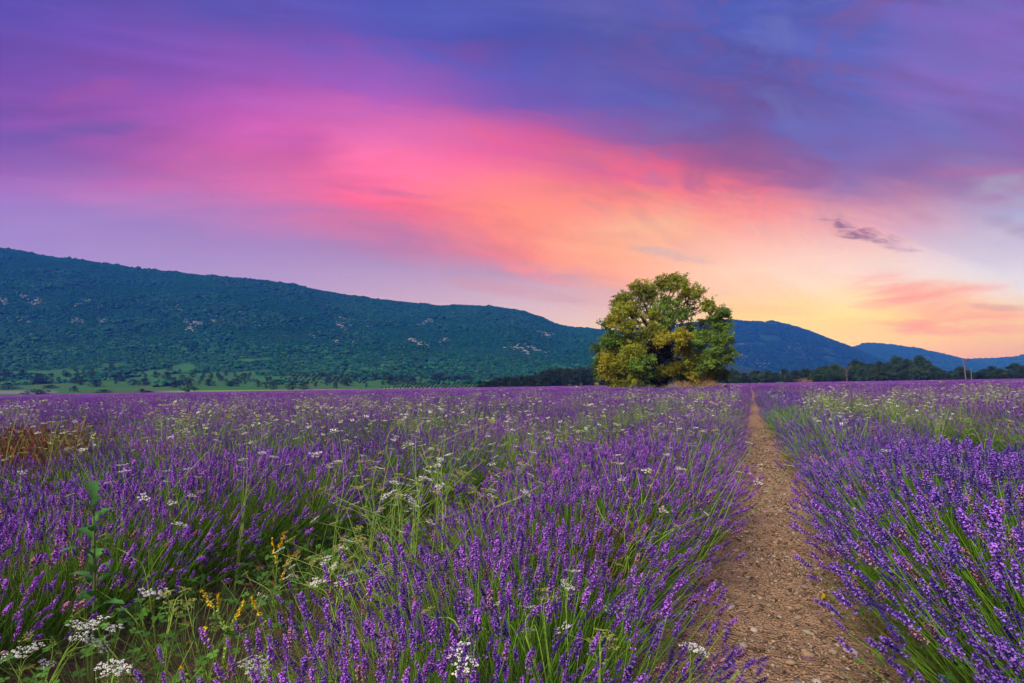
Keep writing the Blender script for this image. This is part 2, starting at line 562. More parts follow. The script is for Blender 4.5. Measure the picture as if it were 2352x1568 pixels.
def ground_material(name, base_a, base_b, base_c, scale, bump, use_col=False):
    m = bpy.data.materials.new(name)
    m.use_nodes = True
    N, L = m.node_tree.nodes, m.node_tree.links
    bs = N['Principled BSDF']
    bs.inputs['Roughness'].default_value = 0.92
    bs.inputs['Specular IOR Level'].default_value = 0.1
    tcn = N.new('ShaderNodeTexCoord')
    n1_ = N.new('ShaderNodeTexNoise'); n1_.inputs['Scale'].default_value = scale; n1_.inputs['Detail'].default_value = 10
    n1_.inputs['Roughness'].default_value = 0.65
    n2_ = N.new('ShaderNodeTexNoise'); n2_.inputs['Scale'].default_value = scale * 12; n2_.inputs['Detail'].default_value = 6
    n2_.inputs['Roughness'].default_value = 0.75
    vo = N.new('ShaderNodeTexVoronoi'); vo.inputs['Scale'].default_value = scale * 22
    for n in (n1_, n2_, vo):
        L.new(tcn.outputs['Object'], n.inputs['Vector'])
    rp = N.new('ShaderNodeValToRGB')
    rp.color_ramp.elements[0].position = 0.3; rp.color_ramp.elements[0].color = (*base_a, 1)
    rp.color_ramp.elements[1].position = 0.72; rp.color_ramp.elements[1].color = (*base_c, 1)
    e = rp.color_ramp.elements.new(0.52); e.color = (*base_b, 1)
    ad = N.new('ShaderNodeMix')
    ad.inputs[0].default_value = 0.55
    L.new(n1_.outputs[0], ad.inputs[2]); L.new(n2_.outputs[0], ad.inputs[3])
    L.new(ad.outputs[0], rp.inputs[0])
    colout = rp.outputs[0]
    if use_col:
        at_ = N.new('ShaderNodeAttribute'); at_.attribute_name = 'Col'
        mm = N.new('ShaderNodeMapRange')
        mm.inputs[1].default_value = 0.3; mm.inputs[2].default_value = 0.7; mm.inputs[3].default_value = 0.7; mm.inputs[4].default_value = 1.3
        L.new(ad.outputs[0], mm.inputs[0])
        sc = N.new('ShaderNodeVectorMath'); sc.operation = 'SCALE'
        L.new(at_.outputs['Color'], sc.inputs[0]); L.new(mm.outputs[0], sc.inputs['Scale'])
        colout = sc.outputs[0]
    L.new(colout, bs.inputs['Base Color'])
    hs = N.new('ShaderNodeMath'); hs.operation = 'ADD'
    L.new(n2_.outputs[0], hs.inputs[0]); L.new(vo.outputs['Distance'], hs.inputs[1])
    bp = N.new('ShaderNodeBump'); bp.inputs['Strength'].default_value = bump; bp.inputs['Distance'].default_value = 0.02
    L.new(hs.outputs[0], bp.inputs['Height']); L.new(bp.outputs[0], bs.inputs['Normal'])
    return m


M_SOIL = ground_material('soil', (0.10, 0.07, 0.045), (0.17, 0.12, 0.08), (0.24, 0.17, 0.11), 3.0, 0.6)
M_PATH = ground_material('path_dirt', (0.27, 0.165, 0.105), (0.47, 0.305, 0.20), (0.63, 0.46, 0.33), 4.0, 0.9)
M_LAND = ground_material('hill_land', (0.1, 0.1, 0.1), (0.1, 0.1, 0.1), (0.1, 0.1, 0.1), 0.03, 0.0, True)


def link(o, parent=None):
    COL.objects.link(o)
    if parent is not None:
        o.parent = parent
    return o


def obj(name, me, parent=None, kind=None):
    o = bpy.data.objects.new(name, me)
    link(o, parent)
    if kind:
        o['kind'] = kind
    return o


def tag(o, label, cat, group=None):
    o['label'] = label; o['category'] = cat
    if group:
        o['group'] = group
    return o


def empty(name, loc, rz=0.0, sc=1.0):
    o = bpy.data.objects.new(name, None)
    COL.objects.link(o)
    o.empty_display_size = 0.1
    o.location = loc
    o.rotation_euler = (0, 0, rz)
    o.scale = (sc, sc, sc)
    return o


def grid_mesh(name, X, Y, Z, C, mat, sm=True):
    n, m = X.shape
    v = np.stack([X, Y, Z], -1).reshape(-1, 3)
    i = (np.arange(n - 1)[:, None] * m + np.arange(m - 1)[None]).ravel()
    t = np.concatenate([np.stack([i, i + 1, i + m], -1), np.stack([i + 1, i + m + 1, i + m], -1)])
    mb = MB(); mb.add(v, t, np.asarray(C).reshape(-1, 3) if np.ndim(C) == 3 else C)
    return mb.mesh(name, mat, sm)


def scatter(name, P, rot, scl, idx, sources, parent=None):
    """one 'stuff' object: a cloud of points that carries copies of the source meshes"""
    lib = bpy.data.collections.new(name + '_sources')
    for k, me in enumerate(sources):
        lib.objects.link(bpy.data.objects.new('%s_source_%02d' % (name, k), me))
    me = bpy.data.meshes.new(name)
    me.vertices.add(len(P))
    me.vertices.foreach_set('co', np.asarray(P, np.float32).ravel())
    a = me.attributes.new('rot', 'FLOAT_VECTOR', 'POINT'); a.data.foreach_set('vector', np.asarray(rot, np.float32).ravel())
    a = me.attributes.new('scl', 'FLOAT_VECTOR', 'POINT'); a.data.foreach_set('vector', np.asarray(scl, np.float32).ravel())
    a = me.attributes.new('idx', 'INT', 'POINT'); a.data.foreach_set('value', np.asarray(idx, np.int32).ravel())
    g = bpy.data.node_groups.new(name + '_nodes', 'GeometryNodeTree')
    g.interface.new_socket('Geometry', in_out='INPUT', socket_type='NodeSocketGeometry')
    g.interface.new_socket('Geometry', in_out='OUTPUT', socket_type='NodeSocketGeometry')
    gi = g.nodes.new('NodeGroupInput'); go = g.nodes.new('NodeGroupOutput')
    ci = g.nodes.new('GeometryNodeCollectionInfo')
    ci.inputs[0].default_value = lib
    ci.inputs['Separate Children'].default_value = True
    ci.inputs['Reset Children'].default_value = True
    ip = g.nodes.new('GeometryNodeInstanceOnPoints')
    ip.inputs['Pick Instance'].default_value = True

    def na(n, t):
        x = g.nodes.new('GeometryNodeInputNamedAttribute')
        x.data_type = t
        x.inputs[0].default_value = n
        return [s for s in x.outputs if s.enabled][0]
    er = g.nodes.new('FunctionNodeEulerToRotation')
    g.links.new(na('rot', 'FLOAT_VECTOR'), er.inputs[0])
    g.links.new(gi.outputs[0], ip.inputs['Points'])
    g.links.new(ci.outputs[0], ip.inputs['Instance'])
    g.links.new(na('idx', 'INT'), ip.inputs['Instance Index'])
    g.links.new(er.outputs[0], ip.inputs['Rotation'])
    g.links.new(na('scl', 'FLOAT_VECTOR'), ip.inputs['Scale'])
    g.links.new(ip.outputs[0], go.inputs[0])
    o = obj(name, me, parent, 'stuff')
    md = o.modifiers.new('scatter', 'NODES')
    md.node_group = g
    return o


# ================================================================== THE SETTING
TREE_D = 62.0
TREE_P = at(1518, 897, TREE_D); TREE_P.z = float(gz(TREE_P.x))
FIELD_END = 190.0

# ------------------------------------------------------------------ ground sheet
rr = np.concatenate([np.linspace(0, 20, 21), np.linspace(24, 200, 45), np.linspace(210, 320, 23), np.geomspace(350, 4650, 30)])
aa = np.linspace(0, 2 * math.pi, 181)
RR, AA = np.meshgrid(rr, aa, indexing='ij')
GX, GY = RR * np.sin(AA), RR * np.cos(AA)
left = smooth(60, -40, GX)
sink0 = 262 - 62 * left
GZ = gz(GX) - 8 * smooth(0, 100, RR - sink0)
g_o = obj('ground', grid_mesh('ground', GX, GY, GZ, (0.2, 0.2, 0.2), M_SOIL), kind='structure')

# ------------------------------------------------------------------ left hillside with the valley in front of it
CR1 = np.array([(-900, 700), (-700, 600), (-400, 560), (-200, 562), (0, 571), (85, 586), (184, 600), (354, 623), (558, 642), (663, 655), (720, 667), (800, 682), (894, 693), (1023, 705), (1064, 701.5), (1134, 705.5), (1194, 714), (1240, 731), (1284, 750), (1322, 755), (1365, 757), (1450, 762), (1550, 790), (1700, 840), (1850, 875)])


def crest1(px):
    # slightly rounded polyline
    return (np.interp(px - 14, CR1[:, 0], CR1[:, 1]) + 2 * np.interp(px, CR1[:, 0], CR1[:, 1]) + np.interp(px + 14, CR1[:, 0], CR1[:, 1])) / 4


def crest1_d(px):
    return np.interp(px, [-900, 0, 700, 1350, 1850], [1150, 1150, 1200, 1400, 1600])


def valley_z(px, d):
    """height of the land at bearing px, depth d"""
    px = np.asarray(px, float); d = np.asarray(d, float)
    x = (px - CX) / F
    z0 = gz(x * 203) - 0.25
    dc = crest1_d(px)
    zc = CAMZ + (HY - crest1(px)) / F * dc
    pyv = np.interp(px, [-900, 0, 600, 1100, 1500, 1850], [899, 897, 893, 889, 886, 880])
    z1 = CAMZ + (HY - pyv) / F * 330
    py2 = np.interp(px, [-900, 0, 500, 900, 1200, 1850], [846, 846, 848, 858, 868, 876])
    z2 = CAMZ + (HY - py2) / F * 520
    s = np.clip((d - 520) / (dc - 520), 0, 1)
    f = np.interp(s, [0, .12, .3, .5, .7, .85, .95, 1.0], [0, .085, .26, .49, .72, .885, .973, 1.0])
    zh = z2 + (zc - z2) * f
    zv = np.where(d < 330, z0 + (z1 - z0) * smooth(203, 330, d), z1 + (z2 - z1) * (np.clip((d - 330) / 190, 0, 1)) ** 1.25)
    z = np.where(d < 520, zv, zh)
    # gullies and shoulders
    amp = 16 * smooth(540, 850, d) * smooth(dc, dc - 260, d) * np.clip((zc - 20) / 300, 0.1, 1)
    z = z + amp * (fbm(px / 150 + 3, d / 260, 3) - 0.5) * 1.6
    back = np.clip(d - dc, 0, None)
    return z - back * 0.35


pxs = np.linspace(-900, 1850, 340)
ds = np.concatenate([np.linspace(203, 330, 36), np.linspace(336, 520, 40), np.linspace(532, 1050, 60), np.linspace(1058, 1750, 70)])
PX, DD = np.meshgrid(pxs, ds, indexing='ij')
VZ = valley_z(PX, DD)
VX = (PX - CX) / F * DD
VPY = HY - (VZ - CAMZ) / DD * F
# land colours: meadows and stony ground below, forest floor above
nz = fbm(VX / 38, DD / 48, 3)
meadow = np.array([0.04, 0.15, 0.038]); dry = np.array([0.075, 0.14, 0.05]); floor_ = np.array([0.012, 0.05, 0.032])
bright = np.array([0.19, 0.36, 0.055]); greyf = np.array([0.20, 0.21, 0.22])
C = meadow + (dry - meadow) * smooth(0.45, 0.62, nz)[..., None]
C = C + (floor_ - C) * smooth(400, 520, DD + 420 * (nz - 0.5))[..., None]
mb_ = (smooth(330, 420, PX) * smooth(1000, 760, PX) * smooth(300, 275, DD))[..., None]
C = C + (bright - C) * mb_
mb_ = (smooth(860, 900, PX) * smooth(1130, 1090, PX) * smooth(345, 315, DD))[..., None]
C = C + (np.array([0.22, 0.30, 0.07]) - C) * mb_
mg = (smooth(140, 110, PX) * smooth(335, 320, DD) * smooth(250, 265, DD))[..., None]
C = C + (greyf - C) * mg
hill_o = obj('hillside', grid_mesh('hillside', VX, DD, VZ, C, M_LAND), kind='structure')


def land_d(px, py):
    """depth at which the valley land shows at this height of the picture"""
    dd = np.linspace(206, 800, 500)
    p = HY - (valley_z(np.full(500, px), dd) - CAMZ) / dd * F
    i = int(np.argmax(p <= py))
    return float(dd[i]) if p[i] <= py else 480.0


# ------------------------------------------------------------------ far hills
def far_hill(name, pts, dcrest, dfoot, zfoot, seed):
    pts = np.array(pts, float)
    px_ = np.linspace(pts[0, 0], pts[-1, 0], 150)
    cy = (np.interp(px_ - 9, pts[:, 0], pts[:, 1]) + 2 * np.interp(px_, pts[:, 0], pts[:, 1]) + np.interp(px_ + 9, pts[:, 0], pts[:, 1])) / 4
    zc = CAMZ + (HY - cy) / F * dcrest
    u = np.concatenate([np.linspace(0, 1, 46), 1 + np.linspace(0.04, 0.5, 10)])
    PXh, U = np.meshgrid(px_, u, indexing='ij')
    D = dfoot + (dcrest - dfoot) * U
    ZC = zc[:, None]
    f = np.interp(U, [0, .2, .5, .8, .93, 1.0, 1.5], [0, .13, .46, .84, .965, 1.0, 0.55])
    Z = zfoot + (ZC - zfoot) * f
    amp = 30 * np.clip(np.minimum(U, 0.93 - U), 0, 0.3) / 0.3
    Z = Z + amp * (fbm(PXh / 55 + seed, U * 3 + seed, 3) - 0.5) * 1.7
    X = (PXh - CX) / F * D
    nz_ = fbm(X / 120 + seed, D / 160, 3)
    Cc = np.array([0.010, 0.045, 0.035]) * (0.8 + 0.5 * nz_)[..., None]
    o = obj(name, grid_mesh(name, X, D, Z, Cc, M_LAND), kind='structure')
    return o, (X, D, Z)


H2 = far_hill('wooded_hill', [(1150, 885), (1300, 800), (1450, 757), (1560, 747), (1640, 738), (1681, 736), (1718, 741), (1776, 739), (1810, 747), (1851, 760), (1918, 786), (1955, 799), (2013, 824), (2090, 850), (2200, 878)], 2300, 1300, -9, 2.0)
H3 = far_hill('distant_hill', [(1780, 884), (1880, 840), (1955, 799), (1990, 790), (2027, 792), (2086, 798), (2158, 814), (2213, 827), (2300, 850), (2420, 878)], 3400, 2300, -10, 7.0)
H4 = far_hill('horizon_hill', [(2000, 872), (2120, 842), (2222, 826.5), (2294, 825.5), (2334, 821.5), (2352, 817), (2440, 800), (2540, 798), (2680, 815), (2820, 838), (2950, 872)], 3900, 2900, -10, 12.0)


# ------------------------------------------------------------------ wood that covers the hills
def ico(sub):
    import bmesh
    bm = bmesh.new()
    bmesh.ops.create_icosphere(bm, subdivisions=sub, radius=1.0)
    v = np.array([q.co[:] for q in bm.verts]); t = np.array([[w.index for w in f.verts] for f in bm.faces])
    bm.free()
    return v, t


ICO1 = ico(1); ICO2 = ico(2)


def canopy_mesh(seed, col):
    r = np.random.default_rng(seed)
    mb = MB()
    for k in range(4):
        v, t = ICO2
        off = r.normal(size=3) * np.array([0.38, 0.38, 0.18]) + np.array([0, 0, 0.55])
        rad = r.uniform(0.42, 0.62)
        vv = v * rad * (1 + 0.42 * (r.random(len(v)) - 0.5))[:, None] * np.array([1, 1, 0.85]) + off
        mb.add(vv, t, np.array(col) * r.uniform(0.75, 1.3, (len(v), 1)))
    v, t = ICO1
    mb.add(v * np.array([0.12, 0.12, 0.5]), t, (0.03, 0.025, 0.02))
    return mb.mesh('hill_canopy', M_FOREST)


CANOPY_FAR = [canopy_mesh(60 + k, c) for k, c in enumerate([(0.006, 0.030, 0.03), (0.008, 0.036, 0.03), (0.004, 0.025, 0.026), (0.008, 0.032, 0.032)])]
CANOPY = [canopy_mesh(50 + k, c) for k, c in enumerate([(0.006, 0.060, 0.040), (0.009, 0.072, 0.040), (0.004, 0.045, 0.034), (0.012, 0.064, 0.040), (0.022, 0.095, 0.042), (0.030, 0.11, 0.045)])]


def rocky(px, py):
    """where limestone shows through the wood (bands on the slope)"""
    c1 = np.interp(px, [0, 250, 450, 620, 850, 1100, 1300], [690, 700, 718, 735, 752, 745, 770])
    c2 = np.interp(px, [0, 250, 450, 620, 850, 1100, 1300], [742, 738, 740, 758, 790, 800, 810])
    n = fbm(px / 16, py / 6, 3)
    b1 = np.exp(-((py - c1) / 15.0) ** 2); b2 = np.exp(-((py - c2) / 14.0) ** 2)
    pat = smooth(0.46, 0.60, fbm(px / 90 + 9, py / 40, 2))
    return np.clip(np.maximum(b1, b2 * 0.8) * (0.35 + 0.65 * pat) * smooth(0.52, 0.66, n) * 1.8, 0, 1)


NF = 270000
px_ = rng.uniform(-420, 1620, NF)
dmax = crest1_d(px_) + 40
d_ = np.sqrt(rng.uniform(0, 1, NF) * (dmax ** 2 - 345.0 ** 2) + 345.0 ** 2)
z_ = valley_z(px_, d_)
x_ = (px_ - CX) / F * d_
py_ = HY - (z_ - CAMZ) / d_ * F
nz_ = fbm(x_ / 38, d_ / 48, 3)
keep = smooth(415, 520, d_ + 440 * (nz_ - 0.5)) > rng.random(NF)
rk = rocky(px_, py_)
keep &= rng.random(NF) > rk * 0.6
x_, d_, z_, px_ = x_[keep], d_[keep], z_[keep], px_[keep]
n0 = 900
pc = rng.uniform(-150, 1400, n0); dcx = crest1_d(pc) - rng.uniform(0, 25, n0)
x_ = np.concatenate([x_, (pc - CX) / F * dcx]); d_ = np.concatenate([d_, dcx]); z_ = np.concatenate([z_, valley_z(pc, dcx)])
n = len(x_)
spc = fbm(x_ / 70 + 4, (d_ + 2 * z_) / 90, 4)
sz = rng.uniform(1.2, 2.5, n) * (0.6 + 0.85 * smooth(.3, .7, spc)) * (1 + 0.5 * (rng.random(n) > 0.96))
sz[-n0:] = rng.uniform(1.6, 4.4, n0) * (.5 + fbm(pc / 25, 0 * pc, 2))
scatter('hillside_wood', np.stack([x_, d_, z_ - 0.5], -1), np.stack([np.zeros(n), np.zeros(n), rng.uniform(0, 6.28, n)], -1),
        np.stack([sz * 1.1, sz * 1.1, sz * rng.uniform(0.55, 1.1, n)], -1), np.where(rng.random(n) < .5 * smooth(760, 520, d_ + 260 * (spc - .5)), rng.integers(4, 6, n), np.clip(np.floor((spc - .3) * 9 + rng.normal(0, .8, n)), 0, 3)).astype(int), CANOPY)


def hill_wood(name, H, num, size, seed):
    r = np.random.default_rng(seed)
    X, D, Z = H[1]
    a = r.uniform(0, X.shape[0] - 1.001, num); b = r.uniform(2, 47.5, num)
    i = a.astype(int); j = b.astype(int); fa = a - i; fb = b - j
    bl = lambda A: (A[i, j] * (1 - fa) + A[i + 1, j] * fa) * (1 - fb) + (A[i, j + 1] * (1 - fa) + A[i + 1, j + 1] * fa) * fb
    x, d, z = bl(X), bl(D), bl(Z)
    s = r.uniform(0.7, 1.35, num) * size
    k = fbm(x / 90 + seed, z / 22 + d / 400, 3) < 0.63
    x, d, z, s = x[k], d[k], z[k], s[k]
    m = len(x)
    scatter(name, np.stack([x, d, z - 0.5], -1), np.stack([np.zeros(m), np.zeros(m), r.uniform(0, 6.28, m)], -1),
            np.stack([s, s, s * r.uniform(0.7, 1.1, m)], -1), r.integers(0, 4, m), CANOPY_FAR)


hill_wood('wooded_hill_wood', H2, 42000, 5.0, 5)
hill_wood('distant_hill_wood', H3, 22000, 8.0, 6)
hill_wood('horizon_hill_wood', H4, 16000, 9.5, 8)


# limestone outcrops
def rock_mesh(seed, flat=0.6, col=(0.25, 0.26, 0.30), mat=None, ic=ICO1):
    r = np.random.default_rng(seed)
    v, t = ic
    vv = v * (1 + 0.5 * (r.random(len(v)) - 0.5))[:, None] * np.array([1.0, r.uniform(0.6, 0.9), flat])
    mb = MB(); mb.add(vv, t, np.array(col) * r.uniform(0.8, 1.15, (len(v), 1)))
    return mb.mesh('rock', mat or M_ROCK)


ROCKS = [rock_mesh(k, 0.7) for k in range(4)]
pxr = []; pyr = []
for q in range(95):
    cxr = rng.uniform(-60, 1330)
    top = rng.random() < .6
    cyr = np.interp(cxr, [0, 250, 450, 620, 850, 1100, 1300], [688, 698, 716, 733, 750, 744, 768] if top else [742, 738, 740, 758, 788, 800, 812]) + rng.normal(0, 7)
    if fbm(cxr / 110 + 2, 3.0, 2) < .42:
        continue
    kq = int(rng.integers(8, 34)); wq = rng.uniform(3, 12)
    ux = rng.normal(0, wq, kq)
    pxr.append(cxr + ux); pyr.append(cyr + .10 * ux + rng.normal(0, 2.2, kq) + 2.5 * np.sin(ux / 4.0 + q) + rng.normal(0, .18) * ux)
pxr = np.concatenate(pxr); pyr = np.concatenate(pyr)
dr = []
for a_, b_ in zip(pxr, pyr):
    dd_ = np.linspace(540, 1380, 170)
    p_ = HY - (valley_z(np.full(170, a_), dd_) - CAMZ) / dd_ * F
    i_ = int(np.argmax(p_ <= b_)); dr.append(dd_[i_] if p_[i_] <= b_ else -1)
dr = np.array(dr)
k = (dr > 0) & (dr < crest1_d(pxr) - 30)
pxr, dr = pxr[k], dr[k]; zr = valley_z(pxr, dr)
m = len(pxr)
szr = rng.uniform(0.45, 1.35, m)
scatter('limestone_outcrops', np.stack([(pxr - CX) / F * dr, dr, zr + 1.15], -1), np.stack([np.zeros(m), np.zeros(m), rng.normal(0, .4, m)], -1),
        np.stack([szr * 1.7, szr, szr * .95], -1), rng.integers(0, 4, m), ROCKS)
X2, D2, Z2 = H2[1]
r5 = np.random.default_rng(91)
a = r5.integers(74, 108, 5000); b = r5.integers(8, 26, 5000)
k = (fbm(a / 5.0, b / 3.0, 3) > 0.6) & (r5.random(5000) < .45)
a, b = a[k], b[k]; m = len(a)
scatter('hill_scree', np.stack([X2[a, b] + r5.uniform(-12, 12, m), D2[a, b] + r5.uniform(-14, 14, m), Z2[a, b] + r5.uniform(1, 5, m)], -1), np.zeros((m, 3)),
        np.stack([r5.uniform(.8, 2.2, m), r5.uniform(.8, 2, m), r5.uniform(.8, 1.8, m)], -1), r5.integers(0, 4, m), ROCKS)

# ------------------------------------------------------------------ the dirt path
PT = 0.15                    # the path's centre line, across the rows
RS = 2.18                    # spacing of the rows
sv = np.concatenate([np.arange(-0.6, 7, 0.035), np.geomspace(7, 200, 90)])
tv = np.linspace(-0.62, 0.62, 40) + PT
SS, TT = np.meshgrid(sv, tv, indexing='ij')
bumpy = (fbm(SS * 3.1, TT * 3.1 + 7, 3) - 0.5) * 0.05 + (fbm(SS * 17, TT * 17, 3) - 0.5) * 0.042
PXx, PYy = st2xy(SS, TT)
PZ = gz(PXx) + 0.03 + bumpy * smooth(60, 6, SS) + 0.03 * np.clip(np.abs(TT - PT) - 0.25, 0, 1)
path_o = obj('dirt_path', grid_mesh('dirt_path', PXx, PYy, PZ, (0.3, 0.2, 0.15), M_PATH), kind='structure')


def path_z(s, t):
    x, y = st2xy(s, t)
    return gz(x) + 0.03 + ((fbm(s * 3.1, t * 3.1 + 7, 3) - 0.5) * 0.05 + (fbm(s * 17, t * 17, 3) - 0.5) * 0.042) * smooth(60, 6, s) + 0.03 * np.clip(np.abs(t - PT) - 0.25, 0, 1)


STONES = [rock_mesh(300 + k, 0.45, c, M_STONE) for k, c in enumerate([(0.38, 0.29, 0.23), (0.34, 0.235, 0.165), (0.44, 0.39, 0.36), (0.34, 0.24, 0.17), (0.44, 0.38, 0.36), (0.48, 0.33, 0.22)])]
r7 = np.random.default_rng(70)
for k in range(300):
    s = 1.0 + 7.0 * r7.random() ** 1.7
    t = PT + float(np.clip(r7.normal(0.03, 0.2), -0.5, 0.5))
    x, y = st2xy(s, t)
    o = obj('stone', STONES[int(r7.integers(0, 6))], path_o)
    q = (0.009 + 0.017 * r7.random() ** 2.0) * (1 + 0.06 * s)
    o.location = (x, y, float(path_z(s, t)) + q * 0.15)
    o.rotation_euler = (r7.uniform(-.3, .3), r7.uniform(-.3, .3), r7.uniform(0, 6.28))
    o.scale = (q * r7.uniform(0.8, 1.5), q, q * r7.uniform(0.7, 1.2))
mb = MB()
ng = 26000
s = 0.9 + 13 * r7.random(ng) ** 1.6
t = PT + np.clip(r7.normal(0, 0.26, ng), -0.58, 0.58)
x, y = st2xy(s, t)
vch = np.array([[1, 0, 0], [-.5, .8, 0], [-.5, -.8, 0], [0, 0, .55], [0.1, 0.1, -.4]], float)
tch = np.array([[0, 1, 3], [1, 2, 3], [2, 0, 3], [1, 0, 4], [2, 1, 4], [0, 2, 4]])
q = (0.0028 + 0.0095 * r7.random(ng) ** 2.2) * (1 + 0.07 * s)
Mx = frames(nrm(np.stack([r7.normal(0, .35, ng), r7.normal(0, .35, ng), np.ones(ng)], -1)), r7.uniform(0, 6.28, ng)) * q[:, None, None] * r7.uniform(0.6, 1.5, (ng, 1, 3))
pal = np.array([(0.46, 0.34, 0.25), (0.36, 0.24, 0.16), (0.55, 0.47, 0.41), (0.28, 0.19, 0.13), (0.42, 0.30, 0.20), (0.11, 0.075, 0.05), (0.15, 0.10, 0.07)])
mb.place((vch, tch, np.ones((5, 3))), Mx, np.stack([x, y, path_z(s, t) + q * 0.1], -1), pal[r7.integers(0, 7, ng)] * r7.uniform(0.75, 1.2, (ng, 1)))
nl_ = 1500
s = 0.9 + 9 * r7.random(nl_) ** 1.5
t = PT + np.clip(r7.normal(0, 0.3, nl_), -0.58, 0.58)
x, y = st2xy(s, t)
a = r7.uniform(0, 6.28, nl_); ln = r7.uniform(.015, .075, nl_)
P0 = np.stack([x, y, path_z(s, t) + .004], -1)
P2 = P0 + np.stack([np.cos(a) * ln, np.sin(a) * ln, r7.uniform(0, .012, nl_)], -1)
sweep(mb, bez(P0, (P0 + P2) / 2 + np.array([0, 0, .004]), P2, 3), .0011, 3, np.array([(0.45, 0.36, 0.22), (0.30, 0.22, 0.13), (0.14, 0.10, 0.07), (0.25, 0.27, 0.10), (0.30, 0.16, 0.45)])[r7.choice(5, nl_, p=[.3, .3, .2, .1, .1])])
obj('gravel', mb.mesh('gravel', M_STONE), path_o, 'stuff')

# ================================================================== LAVENDER
PET = np.array([0.58, 0.21, 0.97]); CAL = np.array([0.155, 0.055, 0.37])


def spike_template(seed, nw, per, petals, size=1.0, tri=False):
    """one lavender flower head along +z, about 6 cm long"""
    r = np.random.default_rng(seed)
    mb = MB()
    Ln = 0.062
    prof = np.interp(np.linspace(0, 1, nw), [0, .2, .6, .85, 1], [.75, 1, .95, .72, .4])
    zz = np.linspace(0.004, Ln * 0.93, nw) ** 0.96
    if nw > 4:
        zz[0] -= 0.010
    for i in range(nw):
        for k in range(per):
            a = 2 * math.pi * (k + r.uniform(-.3, .3)) / per + i * 0.6
            o = np.array([math.cos(a), math.sin(a), 0])
            base = o * 0.001 + np.array([0, 0, zz[i]])
            d = nrm(o * 0.95 + np.array([0, 0, r.uniform(0.5, 1.0)]))
            ln = 0.0088 * prof[i] * r.uniform(0.85, 1.2) * size
            side = nrm(np.cross(d, [0, 0, 1.0])); up = np.cross(side, d)
            w = 0.0023 * size * (1.5 if tri else 1)
            tip = base + d * ln
            col = CAL * r.uniform(0.7, 1.5)
            if tri:
                isp = r.random() < petals
                c = PET * r.uniform(0.7, 1.15) if isp else col
                s2 = w * (1.7 if isp else 1.2)
                mb.add([base, base + d * ln * .6 + side * s2, tip, base + d * ln * .6 - side * s2], [[0, 1, 2], [0, 2, 3]], c)
            else:
                m_ = base + d * ln * 0.5
                mb.add([base, m_ + side * w, m_ - side * w * .6 + up * w, m_ - side * w * .6 - up * w, tip],
                       [[0, 2, 1], [0, 3, 2], [0, 1, 3], [1, 2, 4], [2, 3, 4], [3, 1, 4]], col)
                if r.random() < petals:
                    c = PET * r.uniform(0.75, 1.2)
                    for q in range(3):
                        b2 = r.uniform(0, 6.28)
                        e = nrm(side * math.cos(b2) + up * math.sin(b2) + d * 0.35)
                        f = nrm(np.cross(e, d))
                        g = r.uniform(0.0030, 0.0046) * size
                        mb.add([tip, tip + e * g * .6 + f * g * .5, tip + e * g, tip + e * g * .6 - f * g * .5], [[0, 1, 2], [0, 2, 3]], c)
    sweep(mb, np.array([[[0, 0, -0.012], [0, 0, Ln * 0.9]]]), np.array([[0.0012, 0.0008]]), 3, CAL * 0.7)
    return mb.arrays()


SP_HI = [spike_template(k, 8, 6, p, 1.15) for k, p in enumerate([0.55, 0.35, 0.7, 0.12, 0.8])]
SP_MID = [spike_template(20 + k, 5, 4, p, 1.1, True) for k, p in enumerate([0.5, 0.35, 0.65, 0.25])]
SP_FAR = [spike_template(30 + k, 3, 3, p, 1.5, True) for k, p in enumerate([0.5, 0.35, 0.65])]


def spindle(col, k=1.0):
    mb = MB()
    v = np.array([[0, 0, -.01], [.012, 0, .03], [-.006, .0104, .03], [-.006, -.0104, .03], [0, 0, .075]]) * k
    mb.add(v, [[0, 2, 1], [0, 3, 2], [0, 1, 3], [1, 2, 4], [2, 3, 4], [3, 1, 4]], col)
    return mb.arrays()


SP_VFAR = [spindle(PET * 0.62, 1.7), spindle(CAL * 1.5, 1.7), spindle(PET * 0.45, 1.7)]


def bush_stems(seed, N, half=0.30):
    r = np.random.default_rng(seed)
    s = r.uniform(-half, half, N); t = r.normal(0, .20, N)
    t = np.clip(t, -.42, .42)
    P0 = np.stack([t, s, r.uniform(.02, .12, N)], -1)
    al = np.clip(t / .20 * R(18) + r.normal(0, R(15), N), R(-54), R(54))
    fk = r.random(N) < .28           # low stems that lean out of the flanks
    sg_ = np.where(r.random(N) < .5, -1, 1)
    t = np.where(fk, sg_ * r.uniform(.12, .42, N), t)
    P0[:, 0] = t
    al = np.where(fk, sg_ * r.uniform(R(30), R(60), N), al)
    be = r.normal(0, R(11), N) + s / half * R(7)
    lean = np.clip(np.abs(al) / R(50), 0, 1)
    L = r.uniform(.44 - .24 * lean, .55 + .05 * lean)
    D = nrm(np.stack([np.tan(al), np.tan(be), np.ones(N)], -1))
    tm = .70 + r.normal(0, .035, N)
    out = np.sign(D[:, 0]) == np.sign(t)
    L = np.where(out, np.clip(L, .12, (tm - np.abs(t)) / np.maximum(np.abs(D[:, 0]), .05)), L)
    P1 = P0 + D * (L * .55)[:, None] + np.stack([np.zeros(N), np.zeros(N), -0.01 * np.ones(N)], -1)
    bend = r.normal(0, .025, (N, 3)); bend[:, 2] = np.abs(al) / R(60) * r.uniform(-0.02, 0.06, N)
    P2 = P0 + D * L[:, None] + bend
    SD = nrm(P2 - P1 + r.normal(0, .03, (N, 3)))
    return r, P0, P1, P2, SD


SG = np.array([0.15, 0.36, 0.035])


